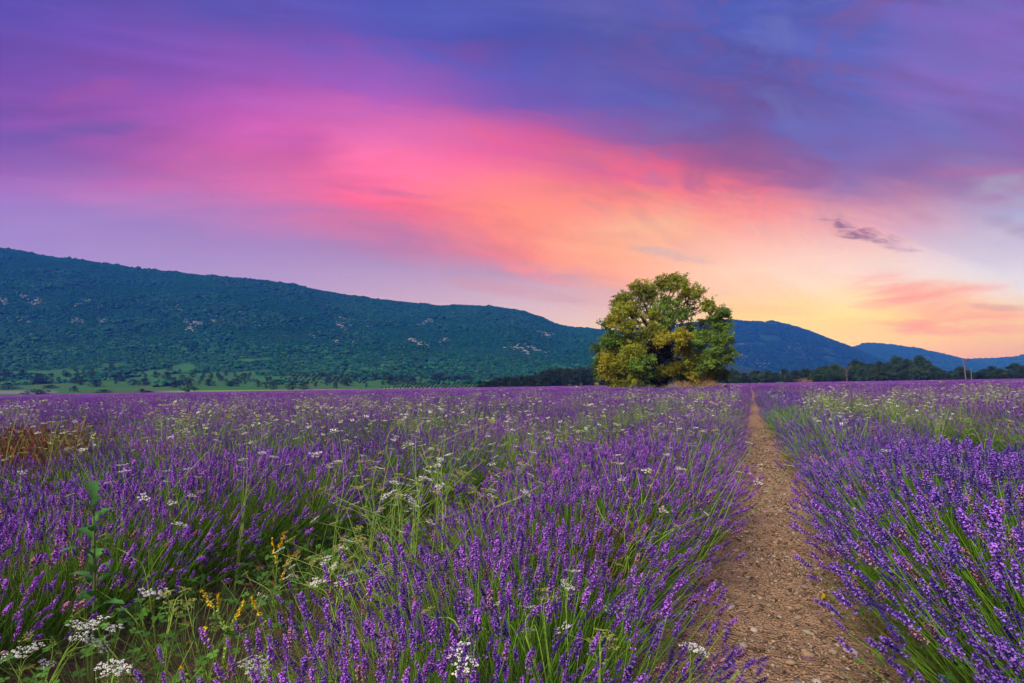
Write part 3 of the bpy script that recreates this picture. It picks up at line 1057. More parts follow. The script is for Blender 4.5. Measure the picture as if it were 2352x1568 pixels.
def stem_cols(r, N, K):
    c0 = SG * r.uniform(0.5, 1.2, (N, 1)) + r.uniform(0, .03, (N, 1)) * np.array([1, .8, 0])
    u = np.linspace(0.65, 1.25, K)[None, :, None]
    return c0[:, None] * u


def foliage(mb, r, N, half=0.3, w=0.0022, K=3):
    s = r.uniform(-half, half, N); t = np.clip(r.normal(0, .2, N), -.44, .44)
    P0 = np.stack([t, s, r.uniform(0, .06, N)], -1)
    al = np.clip(t / .2 * R(22) + r.normal(0, R(22), N), R(-75), R(75)); be = r.normal(0, R(20), N)
    L = r.uniform(.14, .36, N)
    D = nrm(np.stack([np.tan(al), np.tan(be), np.ones(N)], -1))
    P1 = P0 + D * (L * .6)[:, None]; P2 = P0 + D * L[:, None] + r.normal(0, .03, (N, 3))
    P2[:, 2] = np.maximum(P2[:, 2], .02)
    c = np.array([0.10, 0.23, 0.04]) * r.uniform(.5, 1.3, (N, 1)) * np.array([1, 1, 1]) + r.uniform(0, .03, (N, 1)) * np.array([.8, .6, .5])
    rad = np.linspace(1, .3, K)[None] * w * r.uniform(.8, 1.8, (N, 1))
    sweep(mb, bez(P0, P1, P2, K), rad, 2, c)


def bush_hi(seed, N=620, nsep=160):
    r, P0, P1, P2, SD = bush_stems(seed, N)
    st = MB(); sweep(st, bez(P0, P1, P2, 5), np.linspace(.0014, .0010, 5)[None], 3, stem_cols(r, N, 5))
    fo = MB(); foliage(fo, r, 520)
    # short grey leaves near the foot of the stems
    fl = MB()
    k = r.integers(0, len(SP_HI), N)
    Mf = frames(SD, r.uniform(0, 6.28, N)); sc = r.uniform(.55, .95, N)
    order = np.argsort(-P2[:, 2])          # the highest heads become parts of their own
    sepi, rest = order[:nsep], order[nsep:]
    for q in range(len(SP_HI)):
        i = rest[k[rest] == q]
        if len(i):
            mlt = r.uniform(.75, 1.2, (len(i), 1)) * np.where(r.random((len(i), 1)) < .16, np.array([[1.15, 1.5, .45]]), np.array([[1.0, 1.0, 1.0]]))
            fl.place(SP_HI[q], Mf[i] * sc[i][:, None, None], P2[i], mlt)
    return dict(stem=st.mesh('stem_bundle', M_STEM), fol=fo.mesh('foliage', M_STEM), flo=fl.mesh('flower_mass', M_PETAL),
                sep=[(int(k[i]), Matrix.Translation(Vector(P2[i])) @ Matrix(Mf[i].tolist()).to_4x4() @ Matrix.Scale(float(sc[i]), 4)) for i in sepi])


def bush_lod(seed, N, nf, T, K, ks, w, half=0.30, big=1.0, join=False, fw=0.0022, greenish=0.0):
    r, P0, P1, P2, SD = bush_stems(seed, N, half)
    st = MB(); sweep(st, bez(P0, P1, P2, K), np.full((1, K), w), 2, stem_cols(r, N, K))
    foliage(st, r, nf, half, fw, 3 if K > 2 else 2)
    fl = st if join else MB()
    k = r.integers(0, len(T), N)
    Mf = frames(SD, r.uniform(0, 6.28, N)); sc = r.uniform(.65, 1.1, N) * ks
    for q in range(len(T)):
        i = np.where((k == q) & (r.random(N) >= greenish))[0]
        if len(i):
            fl.place(T[q], Mf[i] * sc[i][:, None, None], P2[i], r.uniform(.7, 1.25, (len(i), 1)) * np.where(r.random((len(i), 1)) < .16, np.array([[1.15, 1.5, .45]]), np.array([[1.0, 1.0, 1.0]])))
    if join:
        return st.mesh('lavender', M_PETAL)
    return st.mesh('foliage', M_STEM), fl.mesh('flower_mass', M_PETAL)


def two(seed, *a, **kw):
    return bush_lod(seed, *a, **kw)


HI = [bush_hi(100 + k) for k in range(5)]
SPIKE_ME = []
for T in SP_HI:
    mb = MB(); mb.add(*T); SPIKE_ME.append(mb.mesh('flower_spike', M_PETAL))
MID = [two(200 + k, 560, 280, SP_MID, 3, 1.08, .0012) for k in range(5)]
FAR = [two(300 + k, 520, 120, SP_FAR, 2, 1.3, .0014) for k in range(4)]
MIDJ = [bush_lod(220 + k, 520, 260, SP_MID, 3, 1.08, .0012, join=True) for k in range(3)]
FARJ = [bush_lod(320 + k, 480, 100, SP_FAR, 2, 1.35, .0014, join=True) for k in range(4)]
VFJ = [bush_lod(400 + k, 620, 140, SP_VFAR, 2, 1.0, .004, half=1.15, join=True, fw=.006) for k in range(4)]
GRN = [bush_lod(500 + k, 300, 420, SP_FAR, 2, 1.0, .002, join=True, greenish=0.93) for k in range(2)]

def row_c(j):
    return 1.03 + 2.25 * j if j >= 0 else (-0.73 if j == -1 else -2.80 - 2.2 * (-j - 2))


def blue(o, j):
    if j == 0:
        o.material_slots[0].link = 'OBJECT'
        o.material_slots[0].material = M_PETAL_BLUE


UPDIRS = {-1: 'left of', 1: 'right of'}
ORD = ['nearest', 'second', 'third', 'fourth', 'fifth', 'sixth', 'seventh', 'eighth', 'ninth', 'tenth', 'eleventh', 'twelfth']
ROWN = ['first', 'second', 'third', 'fourth', 'fifth', 'sixth', 'seventh', 'eighth', 'ninth', 'tenth', 'eleventh', 'twelfth']
cand = []
RUST = [((75 - CX) / F * 6.4, 6.4), ((150 - CX) / F * 7.2, 7.2), ((15 - CX) / F * 5.8, 5.8)]
r9 = np.random.default_rng(99)
for j in list(range(0, 170)) + list(range(-1, -190, -1)):
    t0 = row_c(j)
    # far part: one long segment every 2.2 m; near part: bushes every 0.55 m
    s = -3.0
    while s < 260:
        x, y = st2xy(s, t0)
        dist = math.hypot(x, y)
        seg = 0.55 if dist < 55 else 2.15
        s += seg * r9.uniform(0.92, 1.08)
        tj = t0 + r9.normal(0, 0.045) + (0.10 * (vnoise(s * 0.35, j * 3.7) - 0.5))
        if j == 0:
            tj += 0.06 - 0.13 * float(smooth(3.5, 6, s) * smooth(40, 15, s))
        if j == -1:
            tj += 0.07 * (1 - smooth(1.6, 3.4, s))
        x, y = st2xy(s, tj)
        if y < 0.2 or y > FIELD_END or x < -y * 1.05 - 1.6 or x > y * 1.25 + 1.6:
            continue
        dist = math.hypot(x, y)
        if dist < 1.05:
            continue
        if min(math.hypot(x - a, y - b) for a, b in RUST) < .75:
            continue
        if math.hypot(x - TREE_P.x, (y - TREE_P.y) * (0.55 if y < TREE_P.y else 1.0)) < 5.5:
            continue
        cand.append((dist, x, y, j, s, seg))
cand.sort(key=lambda c: c[0])
rowcount = {}
spots = []
ind = 0
ptsN = []
for (dist, x, y, j, s, seg) in cand:
    inview = (abs(x) < y * 0.90 + 0.5 and y > 0.75) or dist < 2.4
    hz = 0.94 + 0.22 * (float(vnoise(x * 0.5 + 40, y * 0.5)) - 0.35) + r9.normal(0, 0.04)
    if j == -1:
        hz *= 0.88 + 0.12 * float(smooth(1.4, 3.4, s))
    rot = -ROWA + (math.pi if r9.random() < .5 else 0) + r9.normal(0, .05)
    # a few plants have gone green or thin
    gn = float(fbm(x / 5.0 + 31, y / 5.0 + 3, 2))
    gl = ground_hit(1775, 925)
    clump = math.hypot(x - gl.x, y - gl.y) < 1.6
    green = clump or (gn > 0.78 and dist > 6 and r9.random() < 0.5)
    if inview and ind < 300 and not green:
        ind += 1
        side = 1 if j >= 0 else -1
        rn = j if j >= 0 else -j - 1
        kcount = rowcount.get(j, 0)
        rowcount[j] = kcount + 1
        root = empty('lavender_bush', (x, y, float(gz(x)) + 0.01), rot, hz)
        where = 'in the %s row %s the dirt path' % (ROWN[min(rn, 11)], UPDIRS[side])
        if kcount < 12 and rn < 4:
            lab = '%s purple lavender bush %s%s' % (ORD[kcount], '' if kcount == 0 else 'from the front ', where)
        elif rn < 12:
            lab = 'purple lavender bush farther back ' + where
        else:
            lab = 'purple lavender bush in a far row ' + UPDIRS[side] + ' the dirt path'
        tag(root, lab, 'lavender', 'lavender bushes in rows across the field')
        if dist < 4.3:
            B = HI[int(r9.integers(0, len(HI)))]
            obj('stem_bundle', B['stem'], root, 'stuff'); obj('foliage', B['fol'], root, 'stuff')
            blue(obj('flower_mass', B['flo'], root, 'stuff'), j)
            for (q, mtx) in B['sep']:
                o = bpy.data.objects.new('flower_spike', SPIKE_ME[q])
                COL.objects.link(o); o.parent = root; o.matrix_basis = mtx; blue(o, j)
        else:
            B = (MID if dist < 15 else FAR)[int(r9.integers(0, 4))]
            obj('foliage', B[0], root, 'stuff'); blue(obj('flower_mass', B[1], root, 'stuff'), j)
    else:
        if green:
            k = 11 + int(r9.integers(0, 2))
        elif seg > 1:
            k = 7 + int(r9.integers(0, 4))
        elif dist < 9:
            k = int(r9.integers(0, 3))
        else:
            k = 3 + int(r9.integers(0, 4))
        ptsN.append((x, y, float(gz(x)) + 0.01, rot, hz, k))
P = np.array(ptsN)
n = len(P)
fld = scatter('lavender_field', P[:, :3], np.stack([np.zeros(n), np.zeros(n), P[:, 3]], -1), np.stack([P[:, 4]] * 3, -1), P[:, 5].astype(int), MIDJ + FARJ + VFJ + GRN)
fld['label'] = 'rows of purple lavender running back to the far trees'
fld['category'] = 'lavender'
print('lavender individuals', ind, 'field', n)

# ================================================================== WILDFLOWERS
UW = np.array([0.88, 0.89, 0.83]); UY = np.array([0.50, 0.52, 0.16]); UG = np.array([0.20, 0.33, 0.06])


def umbel(seed, size=0.06, kind='white', hi=True):
    """flower head: rays that carry small flat-topped clusters; stem end at the origin, +z up"""
    r = np.random.default_rng(seed)
    mb = MB()
    nr_ = int(r.integers(7, 11)) if hi else 6
    tips = []
    for k in range(nr_):
        a = 2 * math.pi * k / nr_ + r.uniform(-.25, .25)
        rad = size * (0.5 if k % 3 else 0.22) * r.uniform(.8, 1.1)
        tips.append([math.cos(a) * rad, math.sin(a) * rad, size * 0.42 * r.uniform(.85, 1.15)])
    tips = np.array(tips)
    P0 = np.zeros((nr_, 3))
    sweep(mb, bez(P0, tips * np.array([.6, .6, .45]), tips, 3 if hi else 2), 0.0008 if hi else 0.0012, 3 if hi else 2, UG * 1.1)
    for tp in tips:
        if hi:
            nf = int(r.integers(11, 17)) if kind == 'white' else 9
            for f in range(nf):
                a = r.uniform(0, 6.28); rd = size * 0.15 * math.sqrt(r.random())
                c = tp + np.array([math.cos(a) * rd, math.sin(a) * rd, size * (0.05 - rd * 0.6)])
                g = size * r.uniform(.036, .058)
                if kind == 'white':
                    ax = nrm(np.array([r.normal(0, .35), r.normal(0, .35), 1])); u = nrm(np.cross(ax, [1, .3, 0])); w = np.cross(ax, u)
                    ring = [c + (u * math.cos(b) + w * math.sin(b)) * g * (1 if i % 2 else .62) for i, b in enumerate(np.linspace(0, 2 * math.pi, 8, endpoint=False))]
                    mb.add([c + ax * g * .25] + ring, [[0, i + 1, (i + 1) % 8 + 1] for i in range(8)], UW * r.uniform(.85, 1.05))
                else:
                    v, t = ICO1
                    vv = np.array([[1, 0, 0], [-1, 0, 0], [0, 1, 0], [0, -1, 0], [0, 0, 1.4], [0, 0, -1]]) * g * .8 + c
                    mb.add(vv, [[0, 2, 4], [2, 1, 4], [1, 3, 4], [3, 0, 4], [2, 0, 5], [1, 2, 5], [3, 1, 5], [0, 3, 5]], UY * r.uniform(.7, 1.15))
        else:
            g = size * .17
            ring = [tp + np.array([math.cos(b) * g, math.sin(b) * g, r.uniform(-.2, .2) * g]) for b in np.linspace(0, 6.28, 5, endpoint=False)]
            mb.add([tp + np.array([0, 0, g * .4])] + ring, [[0, i + 1, (i + 1) % 5 + 1] for i in range(5)], (UW if kind == 'white' else UY) * r.uniform(.85, 1.05))
    return mb


UMB_W = [umbel(k, 0.06, 'white').mesh('umbel', M_WHITE) for k in range(5)]
UMB_Y = [umbel(20 + k, 0.05, 'seed').mesh('umbel', M_WHITE) for k in range(4)]
UMB_LO = [umbel(40 + k, 0.031, 'white', False).arrays() for k in range(3)] + [umbel(50, 0.04, 'seed', False).arrays()]


def feather_leaf(mb, base, d, L, r, col):
    """a small cut leaf"""
    d = nrm(np.array(d)); side = nrm(np.cross(d, [0, 0, 1.0]))
    n_ = 7
    C0 = []; D0 = []; LL = []
    for i in range(1, n_):
        for sg in (-1, 1):
            C0.append(base + d * L * i / n_); D0.append(d * .7 + side * sg + r.normal(0, .15, 3)); LL.append(L * .42 * (1 - i / (n_ + 2)))
    C0.append(base + d * L * .8); D0.append(d); LL.append(L * .35)
    leaves(mb, np.array(C0), np.array(D0), np.array(LL), np.array(LL) * .22, np.broadcast_to(col, (len(C0), 3)) * r.uniform(.7, 1.2, (len(C0), 1)))
    sweep(mb, np.array([[base, base + d * L]]), .0008, 2, col)


def umbel_plant(name, label, stems, root, group=None, size=1.0, seed=0, cat='wildflower', tint=None, extra=0):
    """stems: list of (list of points, head kind or None); every head is a part of its own"""
    r = np.random.default_rng(seed)
    o = empty(name, root)
    rv = np.array(root)
    mb = MB()
    heads = []
    for (pts, kind) in stems:
        pts = [np.array(p) - rv for p in pts]
        c = UG * r.uniform(1.3, 2.1) if tint is None else np.array(tint)
        K = 4 * len(pts)
        sweep(mb, path_pts(pts, K)[None], np.linspace(.0030, .0016, K)[None] * size, 4, c)
        for p in pts[1:-1]:
            if r.random() < .7:
                feather_leaf(mb, p, [r.normal(), r.normal(), .5], .05 * size, r, UG * 1.1)
        if kind:
            heads.append((pts[-1], nrm(pts[-1] - pts[-2]), kind))
        for e_ in range(extra):     # side branches with smaller heads
            pp_ = path_pts(pts, K)
            b0 = pp_[int(K * r.uniform(.5, .85))]
            b2 = b0 + np.array([r.normal(0, .09), r.normal(0, .05), r.uniform(.03, .14)])
            sweep(mb, path_pts([b0, (b0 + b2) / 2 + r.normal(0, .012, 3), b2], 6)[None], np.linspace(.0018, .0012, 6)[None] * size, 3, c)
            heads.append((b2, nrm(b2 - b0), 'w' if r.random() < .3 else 'y'))
    obj('stem', mb.mesh('stem', M_WEED), o)
    for (p, d, kind) in heads:
        me = (UMB_W if kind == 'w' else UMB_Y)[int(r.integers(0, 4))]
        u = obj('umbel', me, o)
        ax = nrm(d * .7 + np.array([0, 0, .8]) + r.normal(0, .12, 3))
        Mf = frames(ax[None], np.array([r.uniform(0, 6.28)]))[0]
        u.matrix_basis = Matrix.Translation(Vector(p)) @ Matrix(Mf.tolist()).to_4x4() @ Matrix.Scale(size * r.uniform(.85, 1.15), 4)
    return tag(o, label, cat, group)


def z5(x, y):   # positions read off an enlarged view of the lower left corner
    return (x * .3061, 1088 + y * .3061)


def z6(x, y):   # the same for the lower middle
    return (560 + x * .357, 1008 + y * .357)


def hero(name, label, root_px, depth, stems, conv, seed, size=.85, extra=0):
    gx = at(root_px[0], 0, depth).x
    root = (gx, depth, float(gz(gx)))
    r = np.random.default_rng(seed)
    out = []
    for (pl, kind) in stems:
        pts = [np.array(root) + np.array([r.normal(0, .01), r.normal(0, .01), 0])]
        dd = depth
        for q in pl:
            dd += r.uniform(-.06, .05)
            pts.append(np.array(at(*conv(*q), dd)))
        out.append((pts, kind))
    return umbel_plant(name, label, out, root, None, size, seed, extra=extra)


G1 = 'white umbel weeds in the dark gap at lower left'
hero('umbel_wildflower', 'tall forked green weed with a flat white umbel beside the leafy lettuce stalk', (365, 1560), 2.1,
     [([(1020, 1100), (640, 805)], 'y'), ([(1020, 1100), (1100, 780), (1335, 415)], 'w'), ([(1100, 780), (1000, 630), (800, 515)], 'y'), ([(1060, 1040), (1090, 925)], 'w'), ([(1060, 1040), (1190, 930)], 'w')], z5, 1)
hero('umbel_wildflower', 'reddish arching weed stalk with pale heads in the lower left corner', (345, 1560), 1.95,
     [([(790, 1270), (720, 1140), (600, 1075)], 'y'), ([(790, 1270), (740, 1150)], 'w'), ([(800, 1280), (830, 1200)], 'w')], z5, 2)
hero('umbel_wildflower', 'big cluster of white umbels leaning over the lower left corner', (60, 1560), 1.75,
     [([(470, 1380), (570, 1180)], 'w'), ([(470, 1380), (570, 1260)], 'w'), ([(480, 1380), (650, 1290)], 'w'), ([(500, 1400), (730, 1340)], 'w'), ([(500, 1400), (650, 1190)], 'w'), ([(400, 1300), (220, 1260)], 'y')], z5, 3, .72)
hero('umbel_wildflower', 'short white umbel weed at the left picture edge near the bottom', (40, 1560), 1.7,
     [([(150, 1480), (60, 1420)], 'w'), ([(150, 1480), (160, 1380)], 'w'), ([(160, 1470), (250, 1340)], 'w'), ([(160, 1500), (330, 1460)], 'w')], z5, 4, .7)
hero('umbel_wildflower', 'yellow green seed heads on upright stalks left of the melilot', (365, 1580), 2.0,
     [([(1250, 1200), (1290, 1000)], 'y'), ([(1290, 1300), (1330, 1080)], 'y'), ([(1270, 1050), (1260, 930)], 'y'), ([(1300, 1010), (1370, 900)], 'y'), ([(1300, 1050), (1390, 1010)], 'y')], z5, 5)
hero('umbel_wildflower', 'thick green weed stalk with seed heads leaning left at lower left', (470, 1580), 2.05,
     [([(1500, 1350), (1440, 1140), (1390, 910)], 'y'), ([(1440, 1140), (1440, 990)], 'y'), ([(1450, 1150), (1550, 960)], 'y'), ([(1560, 1400), (1610, 1190)], 'y'), ([(1740, 1450), (1800, 1180)], 'y')], z5, 6)
hero('umbel_wildflower', 'low white umbels in the bottom left foreground below the lettuce', (250, 1600), 1.55,
     [([(840, 1590), (800, 1480)], 'w'), ([(840, 1590), (860, 1480)], 'w'), ([(840, 1590), (910, 1490)], 'w'), ([(840, 1590), (800, 1550)], 'w'), ([(840, 1590), (880, 1540)], 'w')], z5, 7, .6)
hero('umbel_wildflower', 'tight white flower cluster among lavender heads at bottom left of centre', (580, 1640), 1.5,
     [([(1890, 1560), (1850, 1440)], 'w'), ([(1890, 1560), (1920, 1440)], 'w'), ([(1890, 1560), (1890, 1490)], 'w'), ([(1890, 1560), (1950, 1490)], 'w'), ([(1890, 1570), (1840, 1480)], 'w'), ([(1890, 1570), (1920, 1530)], 'w')], z5, 8, .55)
hero('umbel_wildflower', 'white umbels hanging left over the dark gap beside the melilot', (640, 1430), 2.5,
     [([(2080, 900), (2190, 800)], 'w'), ([(2080, 900), (2310, 860)], 'w'), ([(2050, 950), (1980, 960)], 'w'), ([(2050, 950), (1970, 1010)], 'w'), ([(2040, 900), (1850, 775)], 'y'), ([(2100, 1150), (2170, 1110)], 'w')], z5, 9)
# the tangle of umbels in the middle
mid = [((870, 1290), 3.3, [([(880, 720), (800, 510), (790, 390), (870, 215)], 'w'), ([(790, 400), (610, 180)], 'y'), ([(880, 720), (720, 600), (475, 535)], 'w')], 'lanky white umbel weed spreading left in the tangle at centre'),
       ((900, 1290), 3.2, [([(960, 720), (890, 600), (720, 440)], 'w'), ([(890, 600), (560, 345)], 'y'), ([(960, 720), (1010, 620)], 'w'), ([(950, 640), (890, 470)], 'y')], 'white umbel weed with yellow green buds in the tangle at centre'),
       ((920, 1280), 3.4, [([(1020, 560), (1000, 250)], 'y'), ([(1020, 560), (1040, 490)], 'w'), ([(1000, 460), (890, 345)], 'y'), ([(1000, 500), (970, 400)], 'y'), ([(1010, 450), (930, 120), (905, 100)], 'y')], 'upright seed headed umbel weed in the middle of the tangle'),
       ((960, 1290), 3.3, [([(1080, 600), (1300, 320), (1200, 140)], 'y'), ([(1250, 260), (1060, 75)], 'w'), ([(1100, 560), (1140, 280)], 'w'), ([(1090, 500), (1110, 360)], 'w'), ([(1080, 600), (1190, 555)], 'w')], 'tall umbel weed reaching over the lavender right of the tangle'),
       ((1040, 1270), 3.5, [([(1240, 520), (1380, 550)], 'w'), ([(1300, 420), (1365, 150)], 'w'), ([(1250, 450), (1430, 240)], 'y'), ([(1250, 480), (1450, 330)], 'y'), ([(1300, 400), (1470, 270)], 'y')], 'white umbel with many small heads standing clear at centre'),
       ((1090, 1270), 3.6, [([(1480, 560), (1600, 555)], 'w'), ([(1470, 480), (1570, 350)], 'y'), ([(1470, 480), (1500, 470)], 'y'), ([(1560, 520), (1800, 365)], 'w'), ([(1500, 420), (1650, 440)], 'y')], 'bushy pale umbel weed at the right end of the tangle'),
       ((1200, 1260), 3.9, [([(1700, 400), (1760, 280), (1600, 50)], 'w'), ([(1690, 330), (1610, 180)], 'w'), ([(1700, 400), (1860, 110)], 'w'), ([(1750, 280), (1830, 180)], 'y'), ([(1760, 260), (1910, 130)], 'y'), ([(1740, 330), (1830, 250)], 'w')], 'tall loose umbel weed right of the central tangle'),
       ((720, 1370), 2.7, [([(560, 1050), (300, 910)], 'w'), ([(600, 1020), (470, 940)], 'w'), ([(600, 1000), (540, 790)], 'w'), ([(560, 900), (460, 810)], 'y'), ([(620, 960), (650, 840)], 'y'), ([(640, 960), (720, 880)], 'w')], 'white umbels fanning out low over the dark gap left of centre'),
       ((760, 1340), 2.9, [([(740, 860), (720, 680)], 'y'), ([(740, 860), (740, 600)], 'y'), ([(760, 900), (850, 760)], 'y'), ([(740, 900), (800, 790)], 'y'), ([(700, 950), (700, 890)], 'w')], 'clump of yellow green umbel seed heads left of centre'),
       ((840, 1380), 2.4, [([(560, 1060), (480, 960)], 'w'), ([(640, 1040), (630, 960)], 'w'), ([(760, 1080), (840, 1040)], 'w')], 'three small white umbels low between lavender heads left of centre')]
for i, (rp_, dep, stm, lab) in enumerate(mid):
    hero('umbel_wildflower', lab, rp_, dep * .70, stm, z6, 30 + i, .62, 2)
fg = [((1180, 1700), 1.35, [([(1420, 1290), (1200, 1140)], 'y'), ([(1400, 1330), (1510, 1270)], 'y')], 'curved green stalk with a bud at bottom centre'),
      ((1320, 1660), 1.5, [([(1800, 1350), (1640, 1110)], 'w'), ([(1830, 1300), (1830, 1120)], 'w'), ([(1850, 1350), (1930, 1010)], 'y'), ([(1840, 1350), (1830, 1280)], 'w')], 'thin umbel weed with seed heads at bottom right of centre'),
      ((1170, 1700), 1.25, [([(1450, 1620), (1400, 1430)], 'w'), ([(1450, 1620), (1430, 1460)], 'w'), ([(1440, 1640), (1420, 1520)], 'w')], 'cream white umbels touching the bottom edge at centre')]
for i, (rp_, dep, stm, lab) in enumerate(fg):
    hero('umbel_wildflower', lab, rp_, dep, stm, z6, 60 + i, .75)


def z7(x, y):
    return (1200 + x * .357, 1008 + y * .357)


fg = [((1310, 1700), 1.6, [([(280, 1010), (330, 890)], 'w'), ([(290, 1000), (390, 930)], 'w'), ([(200, 1050), (270, 980)], 'w')], 'white umbels left of the dry orange weed in the near row'),
      ((1290, 1700), 1.5, [([(130, 1150), (130, 1060)], 'y'), ([(140, 1160), (190, 1060)], 'y'), ([(30, 1180), (30, 1120)], 'w'), ([(100, 1260), (40, 1290)], 'w')], 'yellow green umbel seed heads at lower centre of the near row'),
      ((1370, 1720), 1.35, [([(500, 1450), (500, 1270)], 'y'), ([(500, 1450), (550, 1310)], 'y'), ([(500, 1450), (470, 1330)], 'y'), ([(500, 1450), (560, 1365)], 'y'), ([(480, 1430), (290, 1250)], 'w')], 'pale round seed heads near the bottom edge of the near row'),
      ((1580, 1720), 1.35, [([(1090, 1500), (1110, 1390)], 'w'), ([(1090, 1500), (1145, 1410)], 'w'), ([(1080, 1480), (1070, 1370)], 'w')], 'small white umbel at the bottom edge nearest the path'),
      ((1430, 1500), 1.9, [([(560, 1180), (600, 1110)], 'w'), ([(560, 1180), (640, 1090)], 'w'), ([(560, 1190), (550, 1125)], 'w')], 'little white umbel sunk in lavender in the near row'),
      ((1430, 1480), 2.0, [([(530, 1020), (615, 830)], 'y')], 'single green bud stalk rising from the near row')]
for i, (rp_, dep, stm, lab) in enumerate(fg):
    hero('umbel_wildflower', lab, rp_, dep, stm, z7, 80 + i, .6)


# more of them, taller and thinner, all through the nearer rows
r8 = np.random.default_rng(808)
spots8 = []
while len(spots8) < 36:
    d8 = float(np.exp(r8.uniform(math.log(1.7), math.log(6.5)))); p8 = r8.uniform(20, 2330)
    x8 = (p8 - CX) / F * d8
    t8 = x8 * DT[0] + d8 * DT[1]
    if -0.25 < t8 < 0.55 or (p8 > 1700 and r8.random() < .6) or (p8 < 700 and d8 < 2.4):
        continue
    spots8.append((p8, d8, x8, t8))
spots8.sort()
cnt8 = {}
for i8, (p8, d8, x8, t8) in enumerate(spots8):
    zone = 'in the near row left of the path' if -1.7 < t8 < 0 else 'right of the path' if t8 > 0 else 'in the rows left of the dark gap'
    cnt8[zone] = cnt8.get(zone, 0) + 1
    kk8 = cnt8[zone]
    word = ('leftmost second third fourth fifth sixth seventh eighth ninth tenth eleventh twelfth thirteenth fourteenth fifteenth sixteenth seventeenth eighteenth nineteenth twentieth twenty-first twenty-second twenty-third twenty-fourth twenty-fifth twenty-sixth twenty-seventh twenty-eighth twenty-ninth thirtieth ' + 'far ' * 30).split()[kk8 - 1]
    lab = 'lanky umbel weed %s, %s' % (zone, 'leftmost one' if kk8 == 1 else word + ' from the left')
    root = np.array([x8, d8, float(gz(x8))])
    stm8 = []
    Hh = r8.uniform(.66, .86)
    lean8 = np.array([r8.normal(0, .10), r8.normal(0, .05), 0])
    for b8 in range(int(r8.integers(4, 8))):
        a8 = r8.uniform(0, 6.28); h8 = Hh * r8.uniform(.72, 1.05); sp = r8.uniform(.05, .26)
        fk = root + lean8 * .6 + np.array([0, 0, Hh * r8.uniform(.35, .6)])
        tip = root + lean8 + np.array([math.cos(a8) * sp, math.sin(a8) * sp, h8])
        stm8.append(([root, fk, fk + (tip - fk) * .5 + r8.normal(0, .015, 3), tip], 'w' if r8.random() < .6 else 'y'))
    umbel_plant('umbel_wildflower', lab, stm8, tuple(root), None, .48 + .04 * d8, 500 + i8)


# smaller-scale umbel weeds through the field
def weed_lo(seed):
    r = np.random.default_rng(seed)
    mb = MB()
    H = r.uniform(.66, .86)
    nb = int(r.integers(7, 13))
    for k in range(nb):
        a = r.uniform(0, 6.28); sp = r.uniform(.05, .28); h = H * r.uniform(.82, 1.08)
        p0 = np.array([0, 0, 0.0]); p2 = np.array([math.cos(a) * sp, math.sin(a) * sp, h]); p1 = np.array([math.cos(a) * sp * .25, math.sin(a) * sp * .25, h * .55])
        sweep(mb, bez(p0[None], p1[None], p2[None], 4), .0012, 2, UG * r.uniform(.8, 1.3))
        T = UMB_LO[3] if r.random() < .42 else UMB_LO[int(r.integers(0, 3))]
        mb.place(T, frames(nrm(np.array([[r.normal(0, .3), r.normal(0, .3), 1]])), np.array([r.uniform(0, 6)])) * r.uniform(.8, 1.25), p2[None])
        if r.random() < .6:
            q = p1 + np.array([r.normal(0, .05), r.normal(0, .05), .22])
            sweep(mb, np.stack([p1, q])[None], .0013, 2, UG * 1.4)
            mb.place(UMB_LO[int(r.integers(0, 3))], frames(np.array([[0, 0, 1.0]]), np.array([0.0])) * .7, q[None])
    for k in range(4):
        feather_leaf(mb, np.array([0, 0, r.uniform(.1, .5)]), [r.normal(), r.normal(), .6], r.uniform(.08, .16), r, UG * 1.3)
    return mb.mesh('umbel_wildflower', M_WHITE)


WLO = [weed_lo(700 + k) for k in range(6)]
r3 = np.random.default_rng(33)
NWF = 9000
dW = np.exp(r3.uniform(math.log(4.5), math.log(95), NWF))
pW = r3.uniform(-60, 2420, NWF)
xW = (pW - CX) / F * dW
# thick drifts of them here and there
drift = np.zeros(NWF)
for (cx, cy, rad) in [(1560, 14, 4.5), (1600, 22, 5), (1480, 30, 6), (880, 22, 7), (650, 11, 3.5), (300, 24, 9), (1950, 12, 3.0), (2180, 22, 6), (2300, 30, 8), (1120, 34, 9), (1650, 9, 2.2), (760, 40, 12)]:
    gx = (cx - CX) / F * cy
    drift = np.maximum(drift, np.exp(-(((xW - gx) / rad) ** 2 + ((dW - cy) / rad) ** 2)))
ns_ = fbm(xW / 6 + 11, dW / 6 + 2, 3)
tW = (xW * DT[0] + dW * DT[1] - PT)
keepW = (r3.random(NWF) < (0.03 + 0.12 * smooth(.50, .68, ns_) + 0.34 * drift) * np.clip(dW / 12, .6, 1) * (18 / np.maximum(dW, 18)) * .62 * smooth(95, 50, dW)) & (np.abs(tW) > 0.45)
keepW &= np.hypot(xW - TREE_P.x, dW - TREE_P.y) > 4
xW, dW, pW, drW = xW[keepW], dW[keepW], pW[keepW], drift[keepW]
order = np.argsort(dW)
rest = []
WLAB = []
